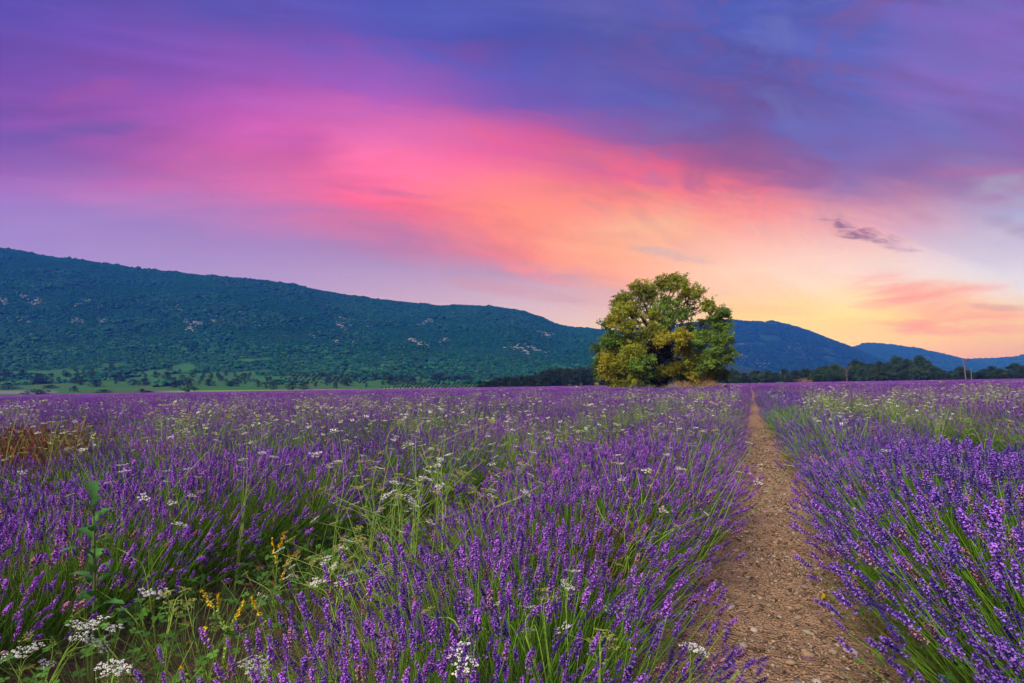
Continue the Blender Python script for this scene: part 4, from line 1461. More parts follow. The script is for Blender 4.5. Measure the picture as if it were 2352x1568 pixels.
for rank, i in enumerate(order):
    x, y, px = float(xW[i]), float(dW[i]), float(pW[i])
    inv = -5 < px < 2357
    rz, s = r3.uniform(0, 6.28), r3.uniform(.85, 1.15)
    if rank < 300 and inv:
        o = obj('umbel_wildflower', WLO[int(r3.integers(0, 6))])
        o.location = (x, y, float(gz(x))); o.rotation_euler = (r3.normal(0, .05), r3.normal(0, .05), rz); o.scale = (s, s, s)
        if px > 1760:
            lab = 'small white umbel weed standing in the lavender right of the path'
        elif px > 1400:
            lab = 'small white umbel weed in the lavender between big tree and near path edge'
        elif px > 700:
            lab = 'small white umbel weed in the middle of the lavender field'
        else:
            lab = 'small white umbel weed in the left part of the lavender field'
        tag(o, lab, 'wildflower', 'white umbel weeds scattered through the lavender: ' + ('right' if px > 1760 else 'near tree' if px > 1400 else 'middle' if px > 700 else 'left'))
    else:
        rest.append((x, y, float(gz(x)), rz, s))
Pw = np.array(rest); n = len(Pw)
wl = scatter('white_wildflowers', Pw[:, :3], np.stack([np.zeros(n), np.zeros(n), Pw[:, 3]], -1), np.stack([Pw[:, 4]] * 3, -1), r3.integers(0, 6, n), WLO)
print('umbel weeds', len(xW), n)


# prickly lettuce: tall stalk with toothed leaves
def lobed_leaf(mb, base, d, L, Wd, col, r):
    d = nrm(np.array(d, float)); side = nrm(np.cross(d, [0, 0, 1.0]) + 1e-6); up = np.cross(side, d)
    n_ = 9
    P = []
    for i in range(n_):
        u = i / (n_ - 1)
        w = Wd * math.sin(math.pi * (u * .92 + .06)) ** .7 * (1.0 if i % 2 else .58)
        c = base + d * L * u - up * (-.25 * L * u * (1 - u)) + np.array([0, 0, -.35 * L * u * u])
        P += [c + side * w + up * w * .3, c, c - side * w + up * w * .3]
    T = []
    for i in range(n_ - 1):
        a = i * 3
        T += [[a, a + 1, a + 3], [a + 1, a + 4, a + 3], [a + 1, a + 2, a + 4], [a + 2, a + 5, a + 4]]
    mb.add(P, T, np.array(col) * r.uniform(.8, 1.2))


def lettuce():
    r = np.random.default_rng(5)
    d = 2.05
    top = np.array(at(*z5(700, 190), d)); root = np.array([at(*z5(690, 1100), d).x, d, 0.0]); root[2] = float(gz(root[0]))
    o = empty('prickly_lettuce', root)
    mb = MB()
    sweep(mb, path_pts([np.zeros(3), (top - root) * .5 + np.array([.006, 0, 0]), top - root], 12)[None], np.linspace(.0065, .003, 12)[None], 6, (0.20, 0.27, 0.09))
    obj('stalk', mb.mesh('stalk', M_WEED), o)
    H = top - root
    for k in range(15):
        u = .38 + .62 * k / 14
        a = k * 2.4
        lm = MB()
        L = (.135 - .045 * u) * r.uniform(.9, 1.3)
        lobed_leaf(lm, H * u, [math.cos(a), math.sin(a) * .8, .75 if u < .9 else 1.6], L, L * .22, (0.10, 0.30, 0.07), r)
        obj('leaf', lm.mesh('leaf', M_WEED), o)
    return tag(o, 'upright leafy green lettuce stalk with toothed leaves at lower left', 'weed')


lettuce()


def melilot(name, label, root_px, depth, stems, seed, conv=z5):
    r = np.random.default_rng(seed)
    gx = at(root_px[0], 0, depth).x
    root = np.array([gx, depth, float(gz(gx))])
    o = empty(name, root)
    mb = MB(); lf = MB()
    for pl in stems:
        pts = [np.zeros(3)] + [np.array(at(*conv(*q), depth + r.uniform(-.04, .04))) - root for q in pl]
        pp = path_pts(pts, 20)
        sweep(mb, pp[None], np.linspace(.0018, .0009, 20)[None], 4, UG * 1.3)
        for p in pp[3:14]:
            leaves(lf, np.repeat(p[None], 3, 0), r.normal(size=(3, 3)) + np.array([0, 0, .4]), .014, .004, np.broadcast_to(UG * r.uniform(.9, 1.6), (3, 3)))
        fm = MB()
        a, b = pp[13], pp[-1]
        nfl = 42
        u = r.random(nfl)
        pos = a + (b - a) * u[:, None]
        leaves(fm, pos, r.normal(size=(nfl, 3)) + np.array([0, 0, -.3]), r.uniform(.007, .013, nfl), .0034, np.array([0.95, 0.60, 0.015]) * r.uniform(.7, 1.1, (nfl, 1)))
        obj('flower_spike', fm.mesh('flower_spike', M_WHITE), o)
    obj('stem', mb.mesh('stem', M_WEED), o)
    obj('foliage', lf.mesh('foliage', M_WEED), o)
    return tag(o, label, 'wildflower')


melilot('yellow_wildflower', 'yellow flowered weed with two bright spikes above the dark gap', (610, 1430), 2.3, [[(2050, 1100), (2075, 700), (2040, 470)], [(2070, 800), (2090, 560), (2135, 450)], [(2060, 1000), (2110, 800), (2170, 610)]], 1)
melilot('yellow_wildflower', 'yellow flowered weed beside the seed heads at lower left', (500, 1560), 1.95, [[(1700, 1240), (1600, 1010), (1510, 870)], [(1690, 1200), (1640, 1000), (1640, 890)], [(1720, 1200), (1760, 1090), (1835, 960)]], 2)
melilot('yellow_wildflower', 'small yellow flowered weed at the bottom edge left of centre', (420, 1640), 1.7, [[(1390, 1560), (1370, 1500), (1365, 1450)], [(1600, 1420), (1550, 1260), (1525, 1160)]], 3)
melilot('yellow_wildflower', 'yellow flowered weed rising behind lavender heads at lower left', (610, 1560), 1.8, [[(2030, 1250), (1960, 1080), (1880, 930)], [(2000, 1400), (1950, 1350), (1950, 1270)]], 4)


def z8(x, y):
    return (1712 + x * .357, 1008 + y * .357)


melilot('yellow_wildflower', 'yellow flowered weed at the edge of the row right of the path', (1955, 1240), 4.0, [[(680, 450), (640, 380), (605, 370)], [(700, 420), (690, 370), (680, 340)], [(720, 430), (730, 350), (760, 320)], [(640, 470), (600, 460), (575, 450)]], 5, z8)
melilot('yellow_wildflower', 'yellow blooms low in the row right of the path', (1930, 1400), 2.6, [[(700, 920), (700, 890), (695, 870)], [(690, 930), (660, 900), (640, 880)], [(560, 1030), (510, 1000), (490, 1020)]], 6, z8)


# round-leaved ground weeds
def ground_weed(seed, n=46, spread=.22, h=.16):
    r = np.random.default_rng(seed)
    mb = MB(); sm_ = MB()
    for k in range(n):
        a = r.uniform(0, 6.28); rd = spread * math.sqrt(r.random())
        c = np.array([math.cos(a) * rd, math.sin(a) * rd, h * r.uniform(.25, 1.0)])
        sweep(sm_, np.stack([c * np.array([.4, .4, 0]), c])[None], .0009, 2, UG)
        ax = nrm(np.array([r.normal(0, .4), r.normal(0, .4), 1])); u = nrm(np.cross(ax, [1, .2, 0])); w = np.cross(ax, u)
        col = np.array([0.085, 0.23, 0.03]) * r.uniform(.6, 1.4) if r.random() > .05 else np.array([0.24, 0.15, 0.03])
        for q in range(3):
            b = q * 2.09 + r.uniform(-.2, .2)
            e = u * math.cos(b) + w * math.sin(b); f = np.cross(ax, e)
            g = r.uniform(.010, .019)
            mb.add([c, c + e * g * .5 + f * g * .48, c + e * g * .95 + f * g * .32, c + e * g * .85, c + e * g * .95 - f * g * .32, c + e * g * .5 - f * g * .48],
                   [[0, 1, 2], [0, 2, 3], [0, 3, 4], [0, 4, 5]], col)
    return sm_.mesh('stem_bundle', M_WEED), mb.mesh('foliage', M_WEED)


GW = [ground_weed(800 + k, 70, .26, .24) for k in range(4)]
gwl = [(-1.95, 1.5, 'in the dark gap at the lower left corner'), (-1.75, 1.85, 'at the foot of the near row at lower left'), (-2.05, 2.2, 'below the forked white umbel weed at lower left'),
       (-2.2, 2.7, 'left of the melilot in the dark gap'), (-1.8, 2.9, 'under the near row below the melilot'), (-2.1, 3.4, 'at the far end of the dark gap left of centre'), (-2.3, 1.9, 'under the second row at lower left'), (-1.9, 3.9, 'under the umbel tangle'),
       (-2.25, 2.35, 'at the edge of the second row beside the lettuce'), (-1.6, 1.35, 'under the left side of the near row at the bottom'), (-1.55, 2.3, 'half under the near row below the yellow blooms'), (-1.75, 3.3, 'between the melilot and the umbel tangle'), (-1.9, 4.6, 'behind the umbel tangle in the gap'), (-2.0, 5.4, 'farthest in the dark gap left of centre'), (-1.85, 2.55, 'in the middle of the dark gap'), (-2.15, 3.05, 'along the second row in the dark gap'), (-1.7, 1.05, 'at the bottom edge left of the near row'), (-2.1, 1.25, 'under the white umbels in the lower left corner'),
       (0.72, 1.1, 'at the right path edge nearest the bottom'), (0.85, 1.35, 'under lavender stems at lower right'), (0.66, 1.6, 'at the right path edge below the lavender'), (1.0, 1.15, 'in the bottom right corner under the lavender'), (0.62, 2.0, 'at the right path edge by the yellow blooms'), (0.9, 1.75, 'inside the right row near the bottom')]
for i, (t, s, lab) in enumerate(gwl):
    x, y = st2xy(s, t)
    o = empty('ground_weed', (x, y, float(gz(x)) + .02), i * 1.3, 1.25)
    a, b = GW[i % 4]
    obj('stem_bundle', a, o, 'stuff'); obj('foliage', b, o, 'stuff')
    tag(o, 'round-leaved green weed ' + lab, 'weed')


# dry yellowish weeds along the path edges, orange dodder-like dry weeds
def dry_weed(seed, n, spread, h, cols, wdt=.0012):
    r = np.random.default_rng(seed)
    mb = MB()
    a = r.uniform(0, 6.28, n); rd = spread * np.sqrt(r.random(n))
    P0 = np.stack([np.cos(a) * rd, np.sin(a) * rd, np.zeros(n)], -1)
    P2 = P0 * 1.3 + np.stack([r.normal(0, spread * .35, n), r.normal(0, spread * .35, n), h * r.uniform(.35, 1.05, n)], -1)
    P1 = (P0 + P2) / 2 + r.normal(0, spread * .12, (n, 3)) + np.array([0, 0, h * .12])
    c = np.array(cols)[r.integers(0, len(cols), n)] * r.uniform(.7, 1.2, (n, 1))
    sweep(mb, bez(P0, P1, P2, 5), wdt, 2, c)
    k = n * 3
    i = r.integers(0, n, k); u = r.uniform(.3, 1, k)[:, None]
    pos = P0[i] * (1 - u) ** 2 + P1[i] * 2 * u * (1 - u) + P2[i] * u * u
    leaves(mb, pos, r.normal(size=(k, 3)) + np.array([0, 0, .3]), r.uniform(.006, .016, k) * (1 + spread * 2), .003 * (1 + spread * 2), c[i] * r.uniform(.7, 1.3, (k, 1)))
    return mb.mesh('dry_weed', M_WEED)


YEL = [(0.27, 0.25, 0.06), (0.33, 0.25, 0.08), (0.16, 0.19, 0.05)]
ORA = [(0.25, 0.11, 0.055), (0.20, 0.08, 0.045), (0.20, 0.14, 0.06)]
DW = [dry_weed(900 + k, 150, .17, .22, YEL) for k in range(4)]
for i, (s, t, sc, lab) in enumerate([(4.3, .72, 1.3, 'yellowish tuft bulging into the path from the right'), (5.4, .75, 1.3, 'yellow green tuft at right path edge, second from the front'), (3.2, .62, 1.1, 'small dry tuft at right path edge below the green lavender stems'),
                                (2.5, .58, 1.0, 'yellow leaved tuft at right path edge'), (6.8, .70, 1.3, 'dry tuft on the right path edge farther back'), (8.4, .66, 1.4, 'farthest yellow tuft on the right path edge'), (1.9, .58, .9, 'dry tuft at lower right path edge'), (3.6, -.35, .8, 'dry tuft at left path edge under lavender heads'),
                                (14, .6, 1.6, 'greenish tuft where the path narrows'), (2.2, .68, 1.2, 'yellow green tuft under the right row near the bottom'), (2.9, .72, 1.2, 'yellowish tuft by the yellow blooms at the right path edge'), (1.5, .66, 1.0, 'small yellow tuft at the right path edge nearest the bottom')]):
    x, y = st2xy(s, t)
    o = obj('dry_weed', DW[i % 4]); o.location = (x, y, float(gz(x)) + .03); o.scale = (sc, sc, sc); o.rotation_euler[2] = i
    tag(o, lab, 'weed')
for i, (px, py, d, hz_, sc, lab) in enumerate([(75, 1035, 6.4, .5, 2.6, 'rust brown dried weed clump at the left picture edge'), (150, 1020, 7.2, .5, 2.2, 'rust brown dried weed right of the clump at the left edge'), (15, 1062, 5.8, .45, 2.0, 'low rust brown weed below the clump at left edge'), (480, 970, 14, .5, 1.8, 'small rust weed in lavender left of centre'), (1340, 1240, 2.35, .33, 1.15, 'orange thread-like dry weed in the near row'), (1400, 1180, 2.7, .36, .9, 'faint orange dry weed behind the near row crown')]):
    x = (px - CX) / F * d
    o = obj('dry_weed', dry_weed(950 + i, 150 if i > 2 else 420, .13, .14 if i > 3 else .18, ORA)); o.location = (x, d, float(gz(x)) + hz_ - .05); o.scale = (sc * 1.2, sc, sc)
    if i < 4:
        o.location.z = float(gz(x)); o.scale = (sc * 1.3, sc * 1.3, (3.9, 2.9, 3.1, 3.2)[i])
    tag(o, lab, 'weed')

# ================================================================== TREES
def crown_leaves(mb, r, lobes, per, tuft, L, Wd, spread, loose=False):
    """lobes: list of (centre, radii, colour, density)"""
    for (c, rad, col, dens) in lobes:
        nt = max(3, int(per * dens))
        u = nrm(r.normal(size=(nt, 3)))
        u[:, 2] = np.where(u[:, 2] < -.35, -u[:, 2] * .6, u[:, 2])
        rr_ = r.uniform(.35, 1.0, (nt, 1)) ** .45
        tc_ = np.array(c) + u * np.array(rad) * rr_
        if loose:      # uneven sprays instead of a shell
            tc_ = np.array(c) + r.normal(0, .42, (nt, 3)) * np.array(rad)
            u = nrm((tc_ - np.array(c)) / np.array(rad) + r.normal(0, .4, (nt, 3)))
        N = nt * tuft
        i = np.repeat(np.arange(nt), tuft)
        cen = tc_[i] + r.normal(0, spread, (N, 3)) * np.array([1, 1, .6])
        dr_ = u[i] * .7 + r.normal(0, .6, (N, 3)) + np.array([0, 0, -.15])
        cc = np.array(col) * r.uniform(.72, 1.28, (nt, 1))[i] * r.uniform(.8, 1.2, (N, 1))
        leaves(mb, cen, dr_, L * r.uniform(.7, 1.3, N), Wd * r.uniform(.7, 1.3, N), cc)


def limb(mb, pts, r0, r1, K=10, sides=6, col=(0.055, 0.042, 0.032)):
    sweep(mb, path_pts(pts, K)[None], np.linspace(r0, r1, K)[None], sides, np.array(col))


# --- the big solitary tree
def big_tree():
    r = np.random.default_rng(21)
    PXM = TREE_D / F / 4.667 * 0.95      # metres for one pixel of the enlarged view
    q = lambda x, y, dep: np.array([(x - 955) * PXM * .94, dep, (1340 - y) * PXM * 1.08])
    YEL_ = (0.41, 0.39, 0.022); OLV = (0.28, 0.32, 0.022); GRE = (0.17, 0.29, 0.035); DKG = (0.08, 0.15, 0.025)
    front = [(1000, 235, 135, OLV, .8), (1110, 205, 80, OLV, .8), (890, 250, 90, OLV, .8), (620, 290, 115, OLV, .9), (480, 385, 120, OLV, .9), (745, 340, 130, OLV, .95), (1275, 325, 110, OLV, .8),
             (1400, 470, 85, OLV, .8), (420, 520, 105, OLV, .9), (335, 620, 95, YEL_, .9), (570, 520, 110, OLV, .8), (1240, 450, 120, GRE, .35), (900, 450, 120, GRE, .9), (1090, 560, 110, GRE, .45), (780, 560, 110, OLV, .7), (950, 590, 110, GRE, .8), (1110, 350, 100, OLV, .6),
             (1540, 545, 70, GRE, .8), (1470, 600, 90, GRE, .5), (280, 820, 95, GRE, 1), (450, 690, 100, OLV, .9), (700, 740, 120, OLV, 1), (880, 700, 110, OLV, 1), (1000, 790, 95, YEL_, 1), (800, 820, 80, YEL_, .8),
             (1200, 690, 90, GRE, .45), (1350, 770, 110, GRE, 1), (1560, 680, 120, GRE, 1), (1630, 790, 85, GRE, 1), (330, 950, 110, YEL_, 1.1), (265, 1010, 80, YEL_, 1), (500, 935, 120, OLV, 1), (640, 900, 80, YEL_, 1),
             (1090, 900, 95, YEL_, 1), (1190, 1000, 110, OLV, 1), (1400, 940, 125, GRE, 1), (1590, 960, 110, GRE, 1), (1680, 980, 60, OLV, .8), (300, 1140, 100, YEL_, 1.1), (410, 1220, 100, OLV, 1), (550, 1190, 95, OLV, .9),
             (1050, 1080, 80, YEL_, 1), (1240, 1140, 110, YEL_, 1), (1390, 1190, 95, YEL_, 1), (1560, 1120, 110, OLV, 1), (1650, 1150, 60, GRE, .8), (505, 1310, 55, OLV, .7), (900, 1130, 85, OLV, .8), (440, 820, 110, GRE, 1), (560, 820, 110, OLV, 1), (430, 1060, 110, OLV, 1), (560, 1060, 110, GRE, 1), (680, 1010, 90, GRE, .7), (690, 1150, 80, GRE, .7), (1160, 820, 100, GRE, .8), (1300, 1050, 110, GRE, .9), (1480, 1060, 110, GRE, .9), (1480, 830, 100, GRE, .9)]
    lobes = []
    wood = MB()
    limb(wood, [q(940, 1345, 0), q(950, 1200, .1), q(930, 1050, 0), q(920, 930, 0)], .92, .68, 10, 12)
    limb(wood, [q(880, 1350, -.3), q(890, 1200, -.1), q(915, 1000, 0)], .66, .42, 8, 10)
    for (x, y, rad, col, dens) in front:
        ex = (x - 950) / 780.0; ey = (760 - y) / 640.0
        dep_max = 6.7 * math.sqrt(max(0.06, 1 - ex * ex * .9 - ey * ey * .8))
        dep = -dep_max * r.uniform(.35, .95)
        rm = rad * PXM
        c = q(x, y, dep)
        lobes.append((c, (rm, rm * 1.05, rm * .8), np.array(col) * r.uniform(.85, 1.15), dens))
        # the crown's other half
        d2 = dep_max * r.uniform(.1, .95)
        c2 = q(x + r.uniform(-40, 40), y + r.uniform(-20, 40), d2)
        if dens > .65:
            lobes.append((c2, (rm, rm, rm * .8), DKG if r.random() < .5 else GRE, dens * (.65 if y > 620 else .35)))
        f = q(930, 900 - min(0, 0), 0)
        mp = f + (c - f) * .5 + np.array([r.normal(0, .35), r.normal(0, .35), .65 if y < 800 else .15])
        limb(wood, [f + np.array([r.normal(0, .2), r.normal(0, .2), -r.uniform(0, 1.0)]), mp, c], .11, .02, 10, 5)
        for w in range(5):
            e = c + nrm(r.normal(size=3)) * rm * r.uniform(.6, 1)
            limb(wood, [mp + (c - mp) * r.uniform(.4, .9), (mp + e) / 2 + (c - mp) * .35, e], .036, .009, 6, 3)
        if dens > .65:
            mp2 = f + (c2 - f) * .5 + np.array([0, 0, .5])
            limb(wood, [f, mp2, c2], .09, .018, 8, 4)
    mb = MB()
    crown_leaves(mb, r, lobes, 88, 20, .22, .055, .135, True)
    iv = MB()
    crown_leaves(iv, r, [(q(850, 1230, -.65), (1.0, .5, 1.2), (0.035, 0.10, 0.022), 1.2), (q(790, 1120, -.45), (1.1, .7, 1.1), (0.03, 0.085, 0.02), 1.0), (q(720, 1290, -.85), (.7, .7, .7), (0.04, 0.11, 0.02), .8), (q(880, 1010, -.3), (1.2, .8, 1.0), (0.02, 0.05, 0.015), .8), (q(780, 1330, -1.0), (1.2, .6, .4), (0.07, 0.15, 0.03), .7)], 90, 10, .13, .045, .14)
    o = empty('broadleaf_tree', TREE_P)
    obj('trunk', wood.mesh('trunk', M_BARK, True), o)
    obj('crown', mb.mesh('crown', M_LEAF), o)
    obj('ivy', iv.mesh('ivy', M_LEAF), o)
    return tag(o, 'large solitary broad tree with yellow green leaves standing in the lavender', 'tree')


big_tree()


# --- other trees
def tree_pair(seed, H=8.0, wd=3.2, cols=((0.05, 0.11, 0.03), (0.035, 0.08, 0.025), (0.07, 0.13, 0.035)), nl=13, per=26, tuft=9, leaf=.42, low=.18):
    r = np.random.default_rng(seed)
    wood = MB(); mb = MB()
    limb(wood, [np.zeros(3), np.array([r.normal(0, .1), r.normal(0, .1), H * .3]), np.array([r.normal(0, .25), r.normal(0, .25), H * .62])], .2, .09, 8, 7)
    lobes = []
    for k in range(nl):
        u = (k + .5) / nl
        hz_ = H * (low + (1 - low - .06) * u)
        prof = math.sin(math.pi * min(1, .18 + .78 * u) ** .85)
        a = k * 2.4 + r.uniform(-.4, .4)
        rd = wd * prof * r.uniform(.35, .8)
        c = np.array([math.cos(a) * rd, math.sin(a) * rd, hz_])
        rm = wd * r.uniform(.34, .52) * (.7 + .5 * prof)
        lobes.append((c, (rm, rm, rm * .8), cols[int(r.integers(0, len(cols)))], 1.0))
        limb(wood, [np.array([0, 0, H * (.2 + .35 * u)]), c * np.array([.5, .5, .93]), c], .07, .015, 6, 4)
    crown_leaves(mb, r, lobes, per, tuft, leaf, leaf * .3, .3)
    return wood.mesh('trunk', M_BARK, True), mb.mesh('crown', M_LEAF)


OAK = [tree_pair(1000 + k) for k in range(6)]
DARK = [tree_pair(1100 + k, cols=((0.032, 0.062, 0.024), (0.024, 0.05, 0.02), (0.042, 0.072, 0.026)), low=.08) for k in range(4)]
BUSH = [tree_pair(1200 + k, cols=((0.028, 0.07, 0.045), (0.022, 0.055, 0.038), (0.04, 0.09, 0.05)), nl=9, per=12, tuft=6, leaf=.75, low=.06) for k in range(4)]


def plant_tree(name, variant, loc, H, Wd, rz, label, group, cat='tree'):
    o = empty(name, loc, rz)
    o.scale = (Wd / 7.2, Wd / 7.2, H / 8.3)
    obj('trunk', variant[0], o); obj('crown', variant[1], o)
    return tag(o, label, cat, group)


r4 = np.random.default_rng(44)
tl = [(50, 555), (130, 580), (220, 560), (310, 560), (380, 575), (450, 550), (540, 560), (620, 545), (720, 540), (775, 522), (850, 512), (910, 540), (1010, 476), (1065, 490), (1130, 505), (1200, 486), (1260, 500), (1340, 445), (1420, 465), (1520, 440), (1585, 478), (1640, 530), (1700, 560), (1770, 565), (1850, 530), (1900, 560), (1980, 572), (2040, 548), (2100, 525), (2160, 545), (2210, 560), (2285, 505), (2345, 520)]
names_r = ['low dark tree just right of the big solitary tree', 'rounded grey green tree close right of the big tree', 'third treeline tree right of the big tree', 'treeline tree left of the path end', 'low treeline tree above the path end', 'treeline tree just right of the path end', 'dark treeline tree over the straw tuft', 'treeline tree right of the straw tuft',
           'treeline tree left of the bare grey tree', 'rounded treeline tree left of the bare grey tree', 'taller treeline tree touching the bare grey tree', 'low tree behind the bare grey tree', 'first tall tree right of the bare grey tree', 'tree beside the first tall tree right of the bare trunk', 'broad mid-height tree in the taller group', 'dark tree left of the two tallest trees', 'tree at the foot of the tallest pair', 'left one of the two tallest treeline trees', 'tree between the two tallest treeline trees', 'right one of the two tallest treeline trees',
           'tree sloping down right of the tallest pair', 'low yellow green tree right of the tallest pair', 'low shrubby tree left of the leaning pole', 'lowest tree left of the leaning pole', 'dark tree behind the leaning wooden pole', 'low tree between the two poles', 'low tree right of the metal pole', 'second tree right of the metal pole', 'dark pointed tree right of the poles', 'low tree left of the tree at the right edge', 'dip in the treeline near the right edge', 'tall dark tree near the right picture edge', 'tree cut by the right picture edge']
for i, (zx, zy) in enumerate(tl):
    px = 1672 + .289 * zx
    ptop = 688 + .289 * zy
    d = 203 + r4.uniform(-4, 22)
    x = (px - CX) / F * d
    zb = float(gz(x))
    H = (CAMZ + (HY - ptop) / F * d) - zb
    wd = 72 / 4.667 * .8 * 3.2 * d / F * r4.uniform(.85, 1.3)
    if H > 9:
        wd *= 1.15
    plant_tree('treeline_tree', OAK[int(r4.integers(0, 6))], (x, d, zb), H, wd, r4.uniform(0, 6.28), names_r[i], 'trees along the far edge of the field')
    # understorey
    if i % 2 == 0:
        xx = x + r4.uniform(2, 5)
        plant_tree('hedge_shrub', DARK[i % 4], (xx, d - 4, float(gz(xx))), r4.uniform(2.4, 3.6), r4.uniform(5, 7), r4.uniform(0, 6.28), 'dark shrub under the treeline at the far edge of the field', 'shrubs under the treeline', 'shrub')
# back rank closes the treeline
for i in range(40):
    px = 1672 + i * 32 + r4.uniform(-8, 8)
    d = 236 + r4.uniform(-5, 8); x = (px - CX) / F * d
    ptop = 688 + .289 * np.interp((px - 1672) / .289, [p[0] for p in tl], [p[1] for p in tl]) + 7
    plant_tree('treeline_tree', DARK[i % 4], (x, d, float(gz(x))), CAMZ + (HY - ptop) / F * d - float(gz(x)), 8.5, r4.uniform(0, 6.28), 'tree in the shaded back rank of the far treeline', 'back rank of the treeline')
wl_ = [(1330, 840), (1380, 815), (1430, 800), (1480, 785), (1540, 776), (1600, 783), (1660, 768), (1720, 763), (1790, 752), (1840, 725), (1890, 715), (1950, 703), (2020, 706), (2080, 710), (2140, 703), (2190, 708), (2240, 712), (2300, 715), (2370, 712), (2450, 715), (2530, 712), (2620, 716), (2700, 714), (2790, 716), (2880, 714), (2970, 716), (3060, 716), (3150, 716), (3240, 720)]
for i, (zx, zy) in enumerate(wl_):
    px = 720 + .2891 * zx; ptop = 640 + .289 * zy
    d = 205 + r4.uniform(-2, 12); x = (px - CX) / F * d; zb = float(gz(x))
    H = CAMZ + (HY - ptop) / F * d - zb
    if i < 9:
        lab = '%s tree from the low left end of the dark wood' % ('last' if i == 0 else ORD[i])
    elif i < 17:
        lab = 'rounded dark tree in the tall part of the wood, %s from its left' % ORD[i - 9 if i > 9 else 0].replace('nearest', 'first')
    else:
        lab = 'dark tree of the wood showing behind the big solitary tree'
    plant_tree('wood_tree', DARK[i % 4], (x, d, zb), H, r4.uniform(6.0, 7.8), r4.uniform(0, 6.28), lab, 'trees of the dark wood beside the big tree')
    x2 = x + r4.uniform(-2, 2)
    if i > 1:
        plant_tree('wood_tree', DARK[(i + 1) % 4], (x2, d + 9, float(gz(x2))), H * .98, 7.5, r4.uniform(0, 6.28), 'back rank tree of the dark wood left of and behind the big tree', 'back rank of the dark wood')

# trees and bushes that can be told apart in the valley
vt = [(245, 1082, 190, 55), (500, 1045, 60, 42), (40, 960, 110, 60), (150, 945, 80, 50), (260, 992, 140, 52), (545, 980, 42, 42), (620, 950, 72, 42), (650, 1012, 100, 52), (752, 900, 52, 58), (715, 912, 26, 36), (800, 975, 82, 52), (850, 950, 62, 42), (900, 1000, 82, 42), (970, 1002, 92, 50), (1050, 950, 52, 46), (1130, 960, 82, 52), (1145, 905, 42, 42), (1215, 922, 26, 32), (1270, 1046, 140, 100), (1180, 1020, 62, 50), (1300, 950, 46, 36), (1375, 950, 36, 32), (1345, 990, 32, 24), (1410, 1006, 92, 52), (1470, 946, 26, 36), (1490, 976, 30, 40), (1525, 940, 26, 28), (1560, 1010, 110, 42), (1600, 992, 72, 42), (1650, 976, 102, 60), (1745, 1012, 46, 46), (1795, 1022, 27, 32), (1845, 1032, 62, 62), (1975, 1032, 92, 62), (2050, 1032, 82, 62), (2130, 1010, 32, 32), (2205, 1002, 42, 42), (2260, 1020, 32, 40), (2330, 1002, 52, 50), (960, 1052, 62, 32), (60, 1028, 150, 24), (330, 1020, 120, 24), (700, 1052, 110, 26), (1000, 1058, 100, 22)]
vt2 = [(270, 852, 90, 66), (400, 772, 62, 42), (420, 862, 32, 40), (610, 842, 150, 78), (700, 832, 122, 70), (780, 842, 122, 60), (850, 832, 52, 46), (550, 842, 42, 36), (1000, 812, 150, 66), (1130, 812, 150, 42), (960, 802, 82, 50), (330, 800, 60, 40), (120, 820, 60, 40), (480, 800, 70, 44), (60, 780, 90, 40), (220, 790, 60, 40), (1220, 800, 80, 34)]
VT = [(.3401 * a, 544 + .3401 * b, .3401 * w, .3401 * h) for a, b, w, h in vt] + [(720 + .2891 * a, 640 + .289 * b, .2891 * w, .289 * h) for a, b, w, h in vt2]
for i, (px, pb, w, h) in enumerate(VT):
    d = land_d(px, pb)
    x = (px - CX) / F * d
    zone = 'left of' if px < 250 else 'below the pale rocks of' if px < 560 else 'beside the orchard rows of' if px < 860 else 'near the right foot of'
    big = 'broad dark bush' if w > 1.8 * h else 'round dark tree' if h > 12 else 'small dark tree'
    if pb > 896:
        lab = big + ' just beyond the field edge, ' + ('by the grey plot' if px < 300 else 'right of the grey plot')
    else:
        lab = big + ' in the valley meadow, ' + (zone + ' the hillside' if zone != 'left of' else 'far left')
    plant_tree('valley_tree', BUSH[i % 4], (x, d, float(valley_z(px, d)) - .2), max(1.5, h * d / F), max(1.5, w * d / F), r4.uniform(0, 6.28), lab, 'scattered trees in the valley: ' + lab)
# more of them up to where the wood closes
for i in range(130):
    px = r4.uniform(-10, 1240); pb = np.interp(px, [0, 1240], [r4.uniform(848, 888), r4.uniform(866, 880)])
    d = land_d(px, pb); x = (px - CX) / F * d
    s_ = r4.uniform(1.8, 4.2)
    plant_tree('valley_tree', BUSH[i % 4], (x, d, float(valley_z(px, d)) - .2), s_, s_ * r4.uniform(.9, 1.5), r4.uniform(0, 6.28), 'small dark tree scattered below the closed wood of the hillside', 'small trees below the closed wood')
# slim cypresses
for (px, pb, h, lab) in [(.3401 * 2275, 544 + .3401 * 1025, 21, 'slim dark cypress left of the orchard rows'), (720 + .2891 * 185, 640 + .289 * 872, 17, 'slim dark cypress at the field edge by the meadow')]:
    d = land_d(px, pb); x = (px - CX) / F * d
    plant_tree('cypress', BUSH[0], (x, d, float(valley_z(px, d))), h * d / F, 5 * d / F, 0, lab, None)


# orchard rows
def orchard_mesh(seed):
    r = np.random.default_rng(seed)
    mb = MB()
    sweep(mb, np.array([[[0, 0, 0], [0, 0, .6]]]), .09, 4, (0.06, 0.05, 0.04))
    for k in range(3):
        v, t = ICO2
        mb.add(v * r.uniform(.5, .75) * (1 + .5 * (r.random(len(v)) - .5))[:, None] + r.normal(0, .3, 3) * np.array([1, 1, .4]) + np.array([0, 0, .95]), t, np.array([0.035, 0.085, 0.035]) * r.uniform(.7, 1.3, (len(v), 1)))
    return mb.mesh('orchard_tree', M_FOREST)


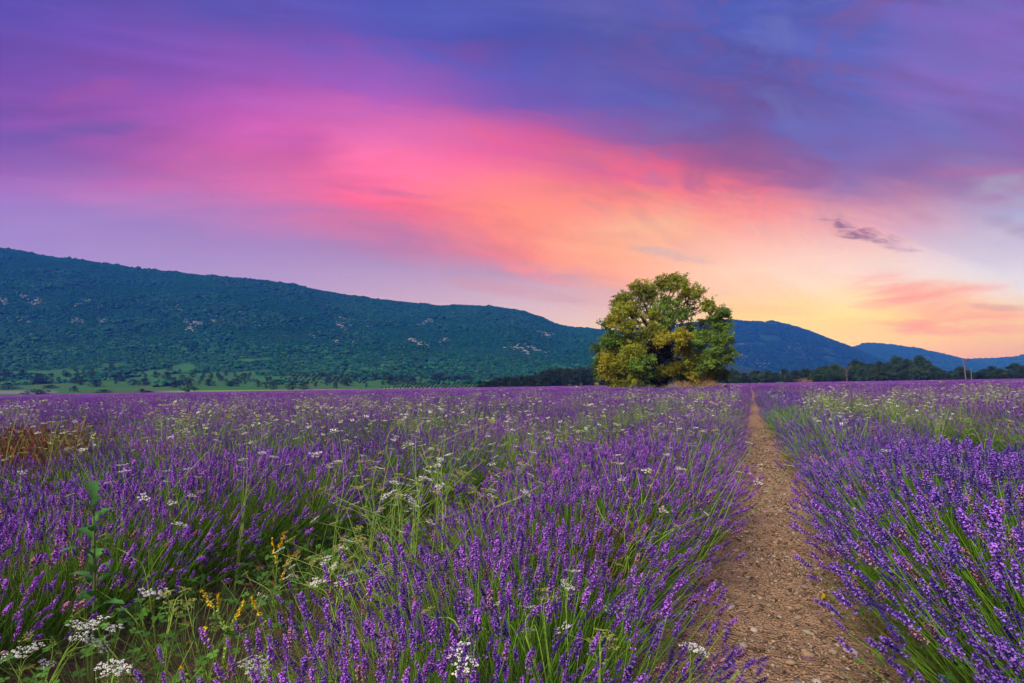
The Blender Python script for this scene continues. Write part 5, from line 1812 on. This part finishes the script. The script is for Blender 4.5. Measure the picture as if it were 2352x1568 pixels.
ORC = [orchard_mesh(k) for k in range(3)]
for (p0, p1, b0, b1, nc_, nr2, size, lab, grp) in [(862, 1094, 893.5, 878.5, 27, 5, 1.15, 'tiny round tree in the orchard rows left of the dark wood', 'orchard left of the dark wood'), (640, 850, 882, 860, 19, 6, 1.3, 'tiny round tree in the stony orchard below the hillside', 'stony orchard below the hillside')]:
    for a in range(nc_):
        for b in range(nr2):
            v = (b + .5) / nr2
            pb = b0 + (b1 - b0) * v
            px = p0 + (p1 - p0) * (a + .5 + (v - .5) * 1.6) / nc_ + r4.normal(0, .7)
            if p0 == 862 and px < 862 + v * 120:
                continue
            if r4.random() < (.04 if p0 == 862 else .25):
                continue
            d = land_d(px, pb); x = (px - CX) / F * d
            o = obj('orchard_tree', ORC[int(r4.integers(0, 3))])
            s_ = size * r4.uniform(.75, 1.2) * d / 430
            o.location = (x, d, float(valley_z(px, d)) - .1); o.scale = (s_, s_, s_); o.rotation_euler[2] = r4.uniform(0, 6.28)
            tag(o, lab, 'fruit tree', grp)

# bare grey tree
mb = MB()
r6 = np.random.default_rng(66)
bp_ = at(1945, 875, 196); bp_.z = float(gz(bp_.x))
Hb = CAMZ + (HY - 843) / F * 196 - bp_.z
limb(mb, [np.zeros(3), np.array([.05, 0, Hb * .5]), np.array([-.1, 0, Hb])], .2, .05, 8, 6, (0.15, 0.135, 0.125))
for k in range(40):
    h0 = Hb * r6.uniform(.3, .9); a = r6.uniform(0, 6.28); l = r6.uniform(.8, 1.8)
    limb(mb, [np.array([0, 0, h0]), np.array([math.cos(a) * l * .5, math.sin(a) * l * .5, h0 + l * .7]), np.array([math.cos(a) * l, math.sin(a) * l, h0 + l * 1.3])], .06, .02, 6, 3, (0.15, 0.135, 0.125))
o = empty('bare_tree', bp_); obj('trunk', mb.mesh('trunk', M_BARK), o)
tag(o, 'bare grey tree standing in front of the treeline', 'tree')


# ------------------------------------------------------------------ poles
def pole(name, px, pb, pt, lean, d, rad, col, label, cross):
    b = at(px, pb, d); b.z = float(gz(b.x))
    H = CAMZ + (HY - pt) / F * d - b.z
    o = empty(name, b)
    mb = MB(); limb(mb, [np.zeros(3), np.array([lean * .5, 0, H * .5]), np.array([lean, 0, H])], rad, rad * .75, 8, 10, col)
    obj('shaft', mb.mesh('shaft', M_WOOD, True), o)
    if cross:
        v = np.array([[x, y, z] for x in (-.75, .75) for y in (-.06, .06) for z in (-.06, .06)], float) + np.array([lean, -.13, H - .35])
        t = [[0, 1, 3], [0, 3, 2], [4, 7, 5], [4, 6, 7], [0, 5, 1], [0, 4, 5], [2, 3, 7], [2, 7, 6], [1, 5, 7], [1, 7, 3], [0, 2, 6], [0, 6, 4]]
        mb = MB(); mb.add(v, t, np.array(col) * .8); arm = obj('crossarm', mb.mesh('crossarm', M_WOOD), o)
        for xx in (-.65, 0, .65):
            mb = MB(); sweep(mb, np.array([[[lean + xx, -.13, H - .29], [lean + xx, -.13, H - .2], [lean + xx, -.13, H - .08]]]), np.array([[.03, .07, .035]]), 8, (0.35, 0.33, 0.3)); obj('insulator', mb.mesh('insulator', M_STONE, True), arm)
    else:
        mb = MB(); sweep(mb, np.array([[[lean, 0, H - .02], [lean, 0, H + .05]]]), np.array([[rad * 1.2, rad * .4]]), 8, np.array(col) * .8); obj('cap', mb.mesh('cap', M_WOOD, True), o)
    return tag(o, label, 'pole')


pole('utility_pole', 2219, 873, 825, -.75, 165, .17, (0.20, 0.13, 0.085), 'leaning brown wooden utility pole in front of the treeline', True)
pole('metal_pole', 2232, 873, 846, -.28, 165, .10, (0.22, 0.23, 0.25), 'short thin grey pole beside the wooden utility pole', False)


# ------------------------------------------------------------------ grass at the big tree's foot, straw tufts
def grass_stuff(name, cx, cy, rx, ry, n, h, cols, w, seed):
    r = np.random.default_rng(seed)
    a = r.uniform(0, 6.28, n); rd = np.sqrt(r.random(n))
    x = np.cos(a) * rd * rx + cx; y = np.sin(a) * rd * ry + cy
    P0 = np.stack([x, y, gz(x)], -1)
    P2 = P0 + np.stack([r.normal(0, .16, n), r.normal(0, .16, n), h * r.uniform(.4, 1.1, n)], -1)
    P1 = (P0 + P2) / 2 + r.normal(0, .03, (n, 3)) + np.array([0, 0, h * .1])
    mb = MB(); sweep(mb, bez(P0, P1, P2, 3), np.array([[w, w * .8, w * .15]]), 2, np.array(cols)[r.integers(0, len(cols), n)] * r.uniform(.7, 1.25, (n, 1)))
    return mb.mesh(name, M_WEED)


o = obj('tall_grass', grass_stuff('tall_grass', TREE_P.x, TREE_P.y - 2, 7, 8.5, 8000, .42, [(0.11, 0.19, 0.035), (0.16, 0.20, 0.05), (0.22, 0.22, 0.08)], .012, 4), kind='stuff')
n = 160
a = r3.uniform(0, 6.28, n); rd = np.sqrt(r3.random(n))
xg = TREE_P.x + np.cos(a) * rd * 7; yg = TREE_P.y - 3 + np.sin(a) * rd * 7
scatter('tree_foot_wildflowers', np.stack([xg, yg, gz(xg)], -1), np.stack([np.zeros(n), np.zeros(n), a], -1), np.full((n, 3), 1.15), r3.integers(0, 6, n), WLO)


def straw(label, px, d, h, spread, n, seed):
    r = np.random.default_rng(seed)
    x = (px - CX) / F * d
    P0 = np.stack([r.normal(0, spread * .35, n), r.normal(0, spread * .3, n), np.zeros(n)], -1)
    P2 = P0 + np.stack([r.normal(0, spread * .5, n), r.normal(0, spread * .5, n), h * r.uniform(.6, 1.1, n)], -1)
    P1 = (P0 + P2) / 2 + np.array([0, 0, h * .15])
    mb = MB(); sweep(mb, bez(P0, P1, P2, 4), .014, 2, np.array([(0.50, 0.32, 0.17), (0.42, 0.26, 0.14)])[r.integers(0, 2, n)] * r.uniform(.7, 1.2, (n, 1)))
    hd = MB()
    leaves(hd, P2, (P2 - P1), r.uniform(.12, .26, n), .022, np.array([0.55, 0.36, 0.22]) * r.uniform(.7, 1.2, (n, 1)))
    o = empty('straw_grass', (x, d, float(gz(x))))
    obj('blade_bundle', mb.mesh('blade_bundle', M_WEED), o, 'stuff'); obj('seed_head_mass', hd.mesh('seed_head_mass', M_WEED), o, 'stuff')
    tag(o, label, 'grass')


straw('straw coloured tall grass tuft right of the big tree trunk', 1568, 58, 1.1, .95, 260, 1)
straw('straw coloured tall grass tuft at the right edge of the big tree crown', 1624, 58, 1.1, 1.0, 260, 2)
straw('small straw grass tuft under the crown between the two bigger tufts', 1596, 60, .9, .7, 120, 3)
straw('straw tuft at the far field edge below the treeline', 1848, 176, 1.8, 2.0, 160, 4)

# soft weeds in the gaps between rows, near
mb = MB()
n = 5200
s = 0.8 + 24 * r3.random(n) ** 1.5; j = r3.choice([-3, -2, -1, 1, 2, 3], n)
t = np.array([-6.3, -4.1, -1.88, 2.2, 4.45, 6.7])[np.searchsorted([-3, -2, -1, 1, 2, 3], j)] + r3.normal(0, .2, n)
x, y = st2xy(s, t)
P0 = np.stack([x, y, gz(x)], -1); P2 = P0 + np.stack([r3.normal(0, .05, n), r3.normal(0, .05, n), r3.uniform(.05, .22, n)], -1)
sweep(mb, bez(P0, (P0 + P2) / 2 + np.array([0, 0, .03]), P2, 3), np.array([[.003, .0025, .0006]]), 2, np.array([(0.08, 0.17, 0.03), (0.12, 0.16, 0.04), (0.2, 0.17, 0.06)])[r3.integers(0, 3, n)] * r3.uniform(.7, 1.2, (n, 1)))
obj('gap_grass', mb.mesh('gap_grass', M_WEED), kind='stuff')
mb = MB()
n = 2600
s = 0.9 + 40 * r3.random(n) ** 1.7; sg = r3.choice([-1, 1], n)
t = PT + sg * np.abs(r3.normal(.47, .07, n))
x, y = st2xy(s, t)
P0 = np.stack([x, y, path_z(s, t) - .005], -1); P2 = P0 + np.stack([r3.normal(0, .04, n), r3.normal(0, .04, n), r3.uniform(.02, .12, n)], -1)
sweep(mb, bez(P0, (P0 + P2) / 2 + np.array([0, 0, .02]), P2, 3), np.array([[.0022, .0018, .0005]]), 2, np.array(YEL + [(0.10, 0.17, 0.04)])[r3.integers(0, 4, n)] * r3.uniform(.7, 1.2, (n, 1)))
obj('path_edge_grass', mb.mesh('path_edge_grass', M_WEED), kind='stuff')

# ------------------------------------------------------------------ the blue evening air
hv = np.array([[x, y, z] for x in (-6150, 6150) for y in (-4750, 4950) for z in (-260, HAZE_TOP)], float)
ht = [[0, 1, 3], [0, 3, 2], [4, 7, 5], [4, 6, 7], [0, 5, 1], [0, 4, 5], [2, 3, 7], [2, 7, 6], [1, 5, 7], [1, 7, 3], [0, 2, 6], [0, 6, 4]]
MH = bpy.data.materials.new('haze_air')
MH.use_nodes = True
MH.node_tree.nodes.clear()
pv = MH.node_tree.nodes.new('ShaderNodeVolumePrincipled')
pv.inputs['Color'].default_value = (*HAZE_COL, 1)
pv.inputs['Absorption Color'].default_value = (1, 1, 1, 1)
pv.inputs['Density'].default_value = HAZE_DENS
pv.inputs['Anisotropy'].default_value = 0.0
ho = MH.node_tree.nodes.new('ShaderNodeOutputMaterial')
MH.node_tree.links.new(pv.outputs[0], ho.inputs['Volume'])
mb = MB(); mb.add(hv, ht, (1, 1, 1))
haze = obj('haze', mb.mesh('haze', MH), kind='stuff')
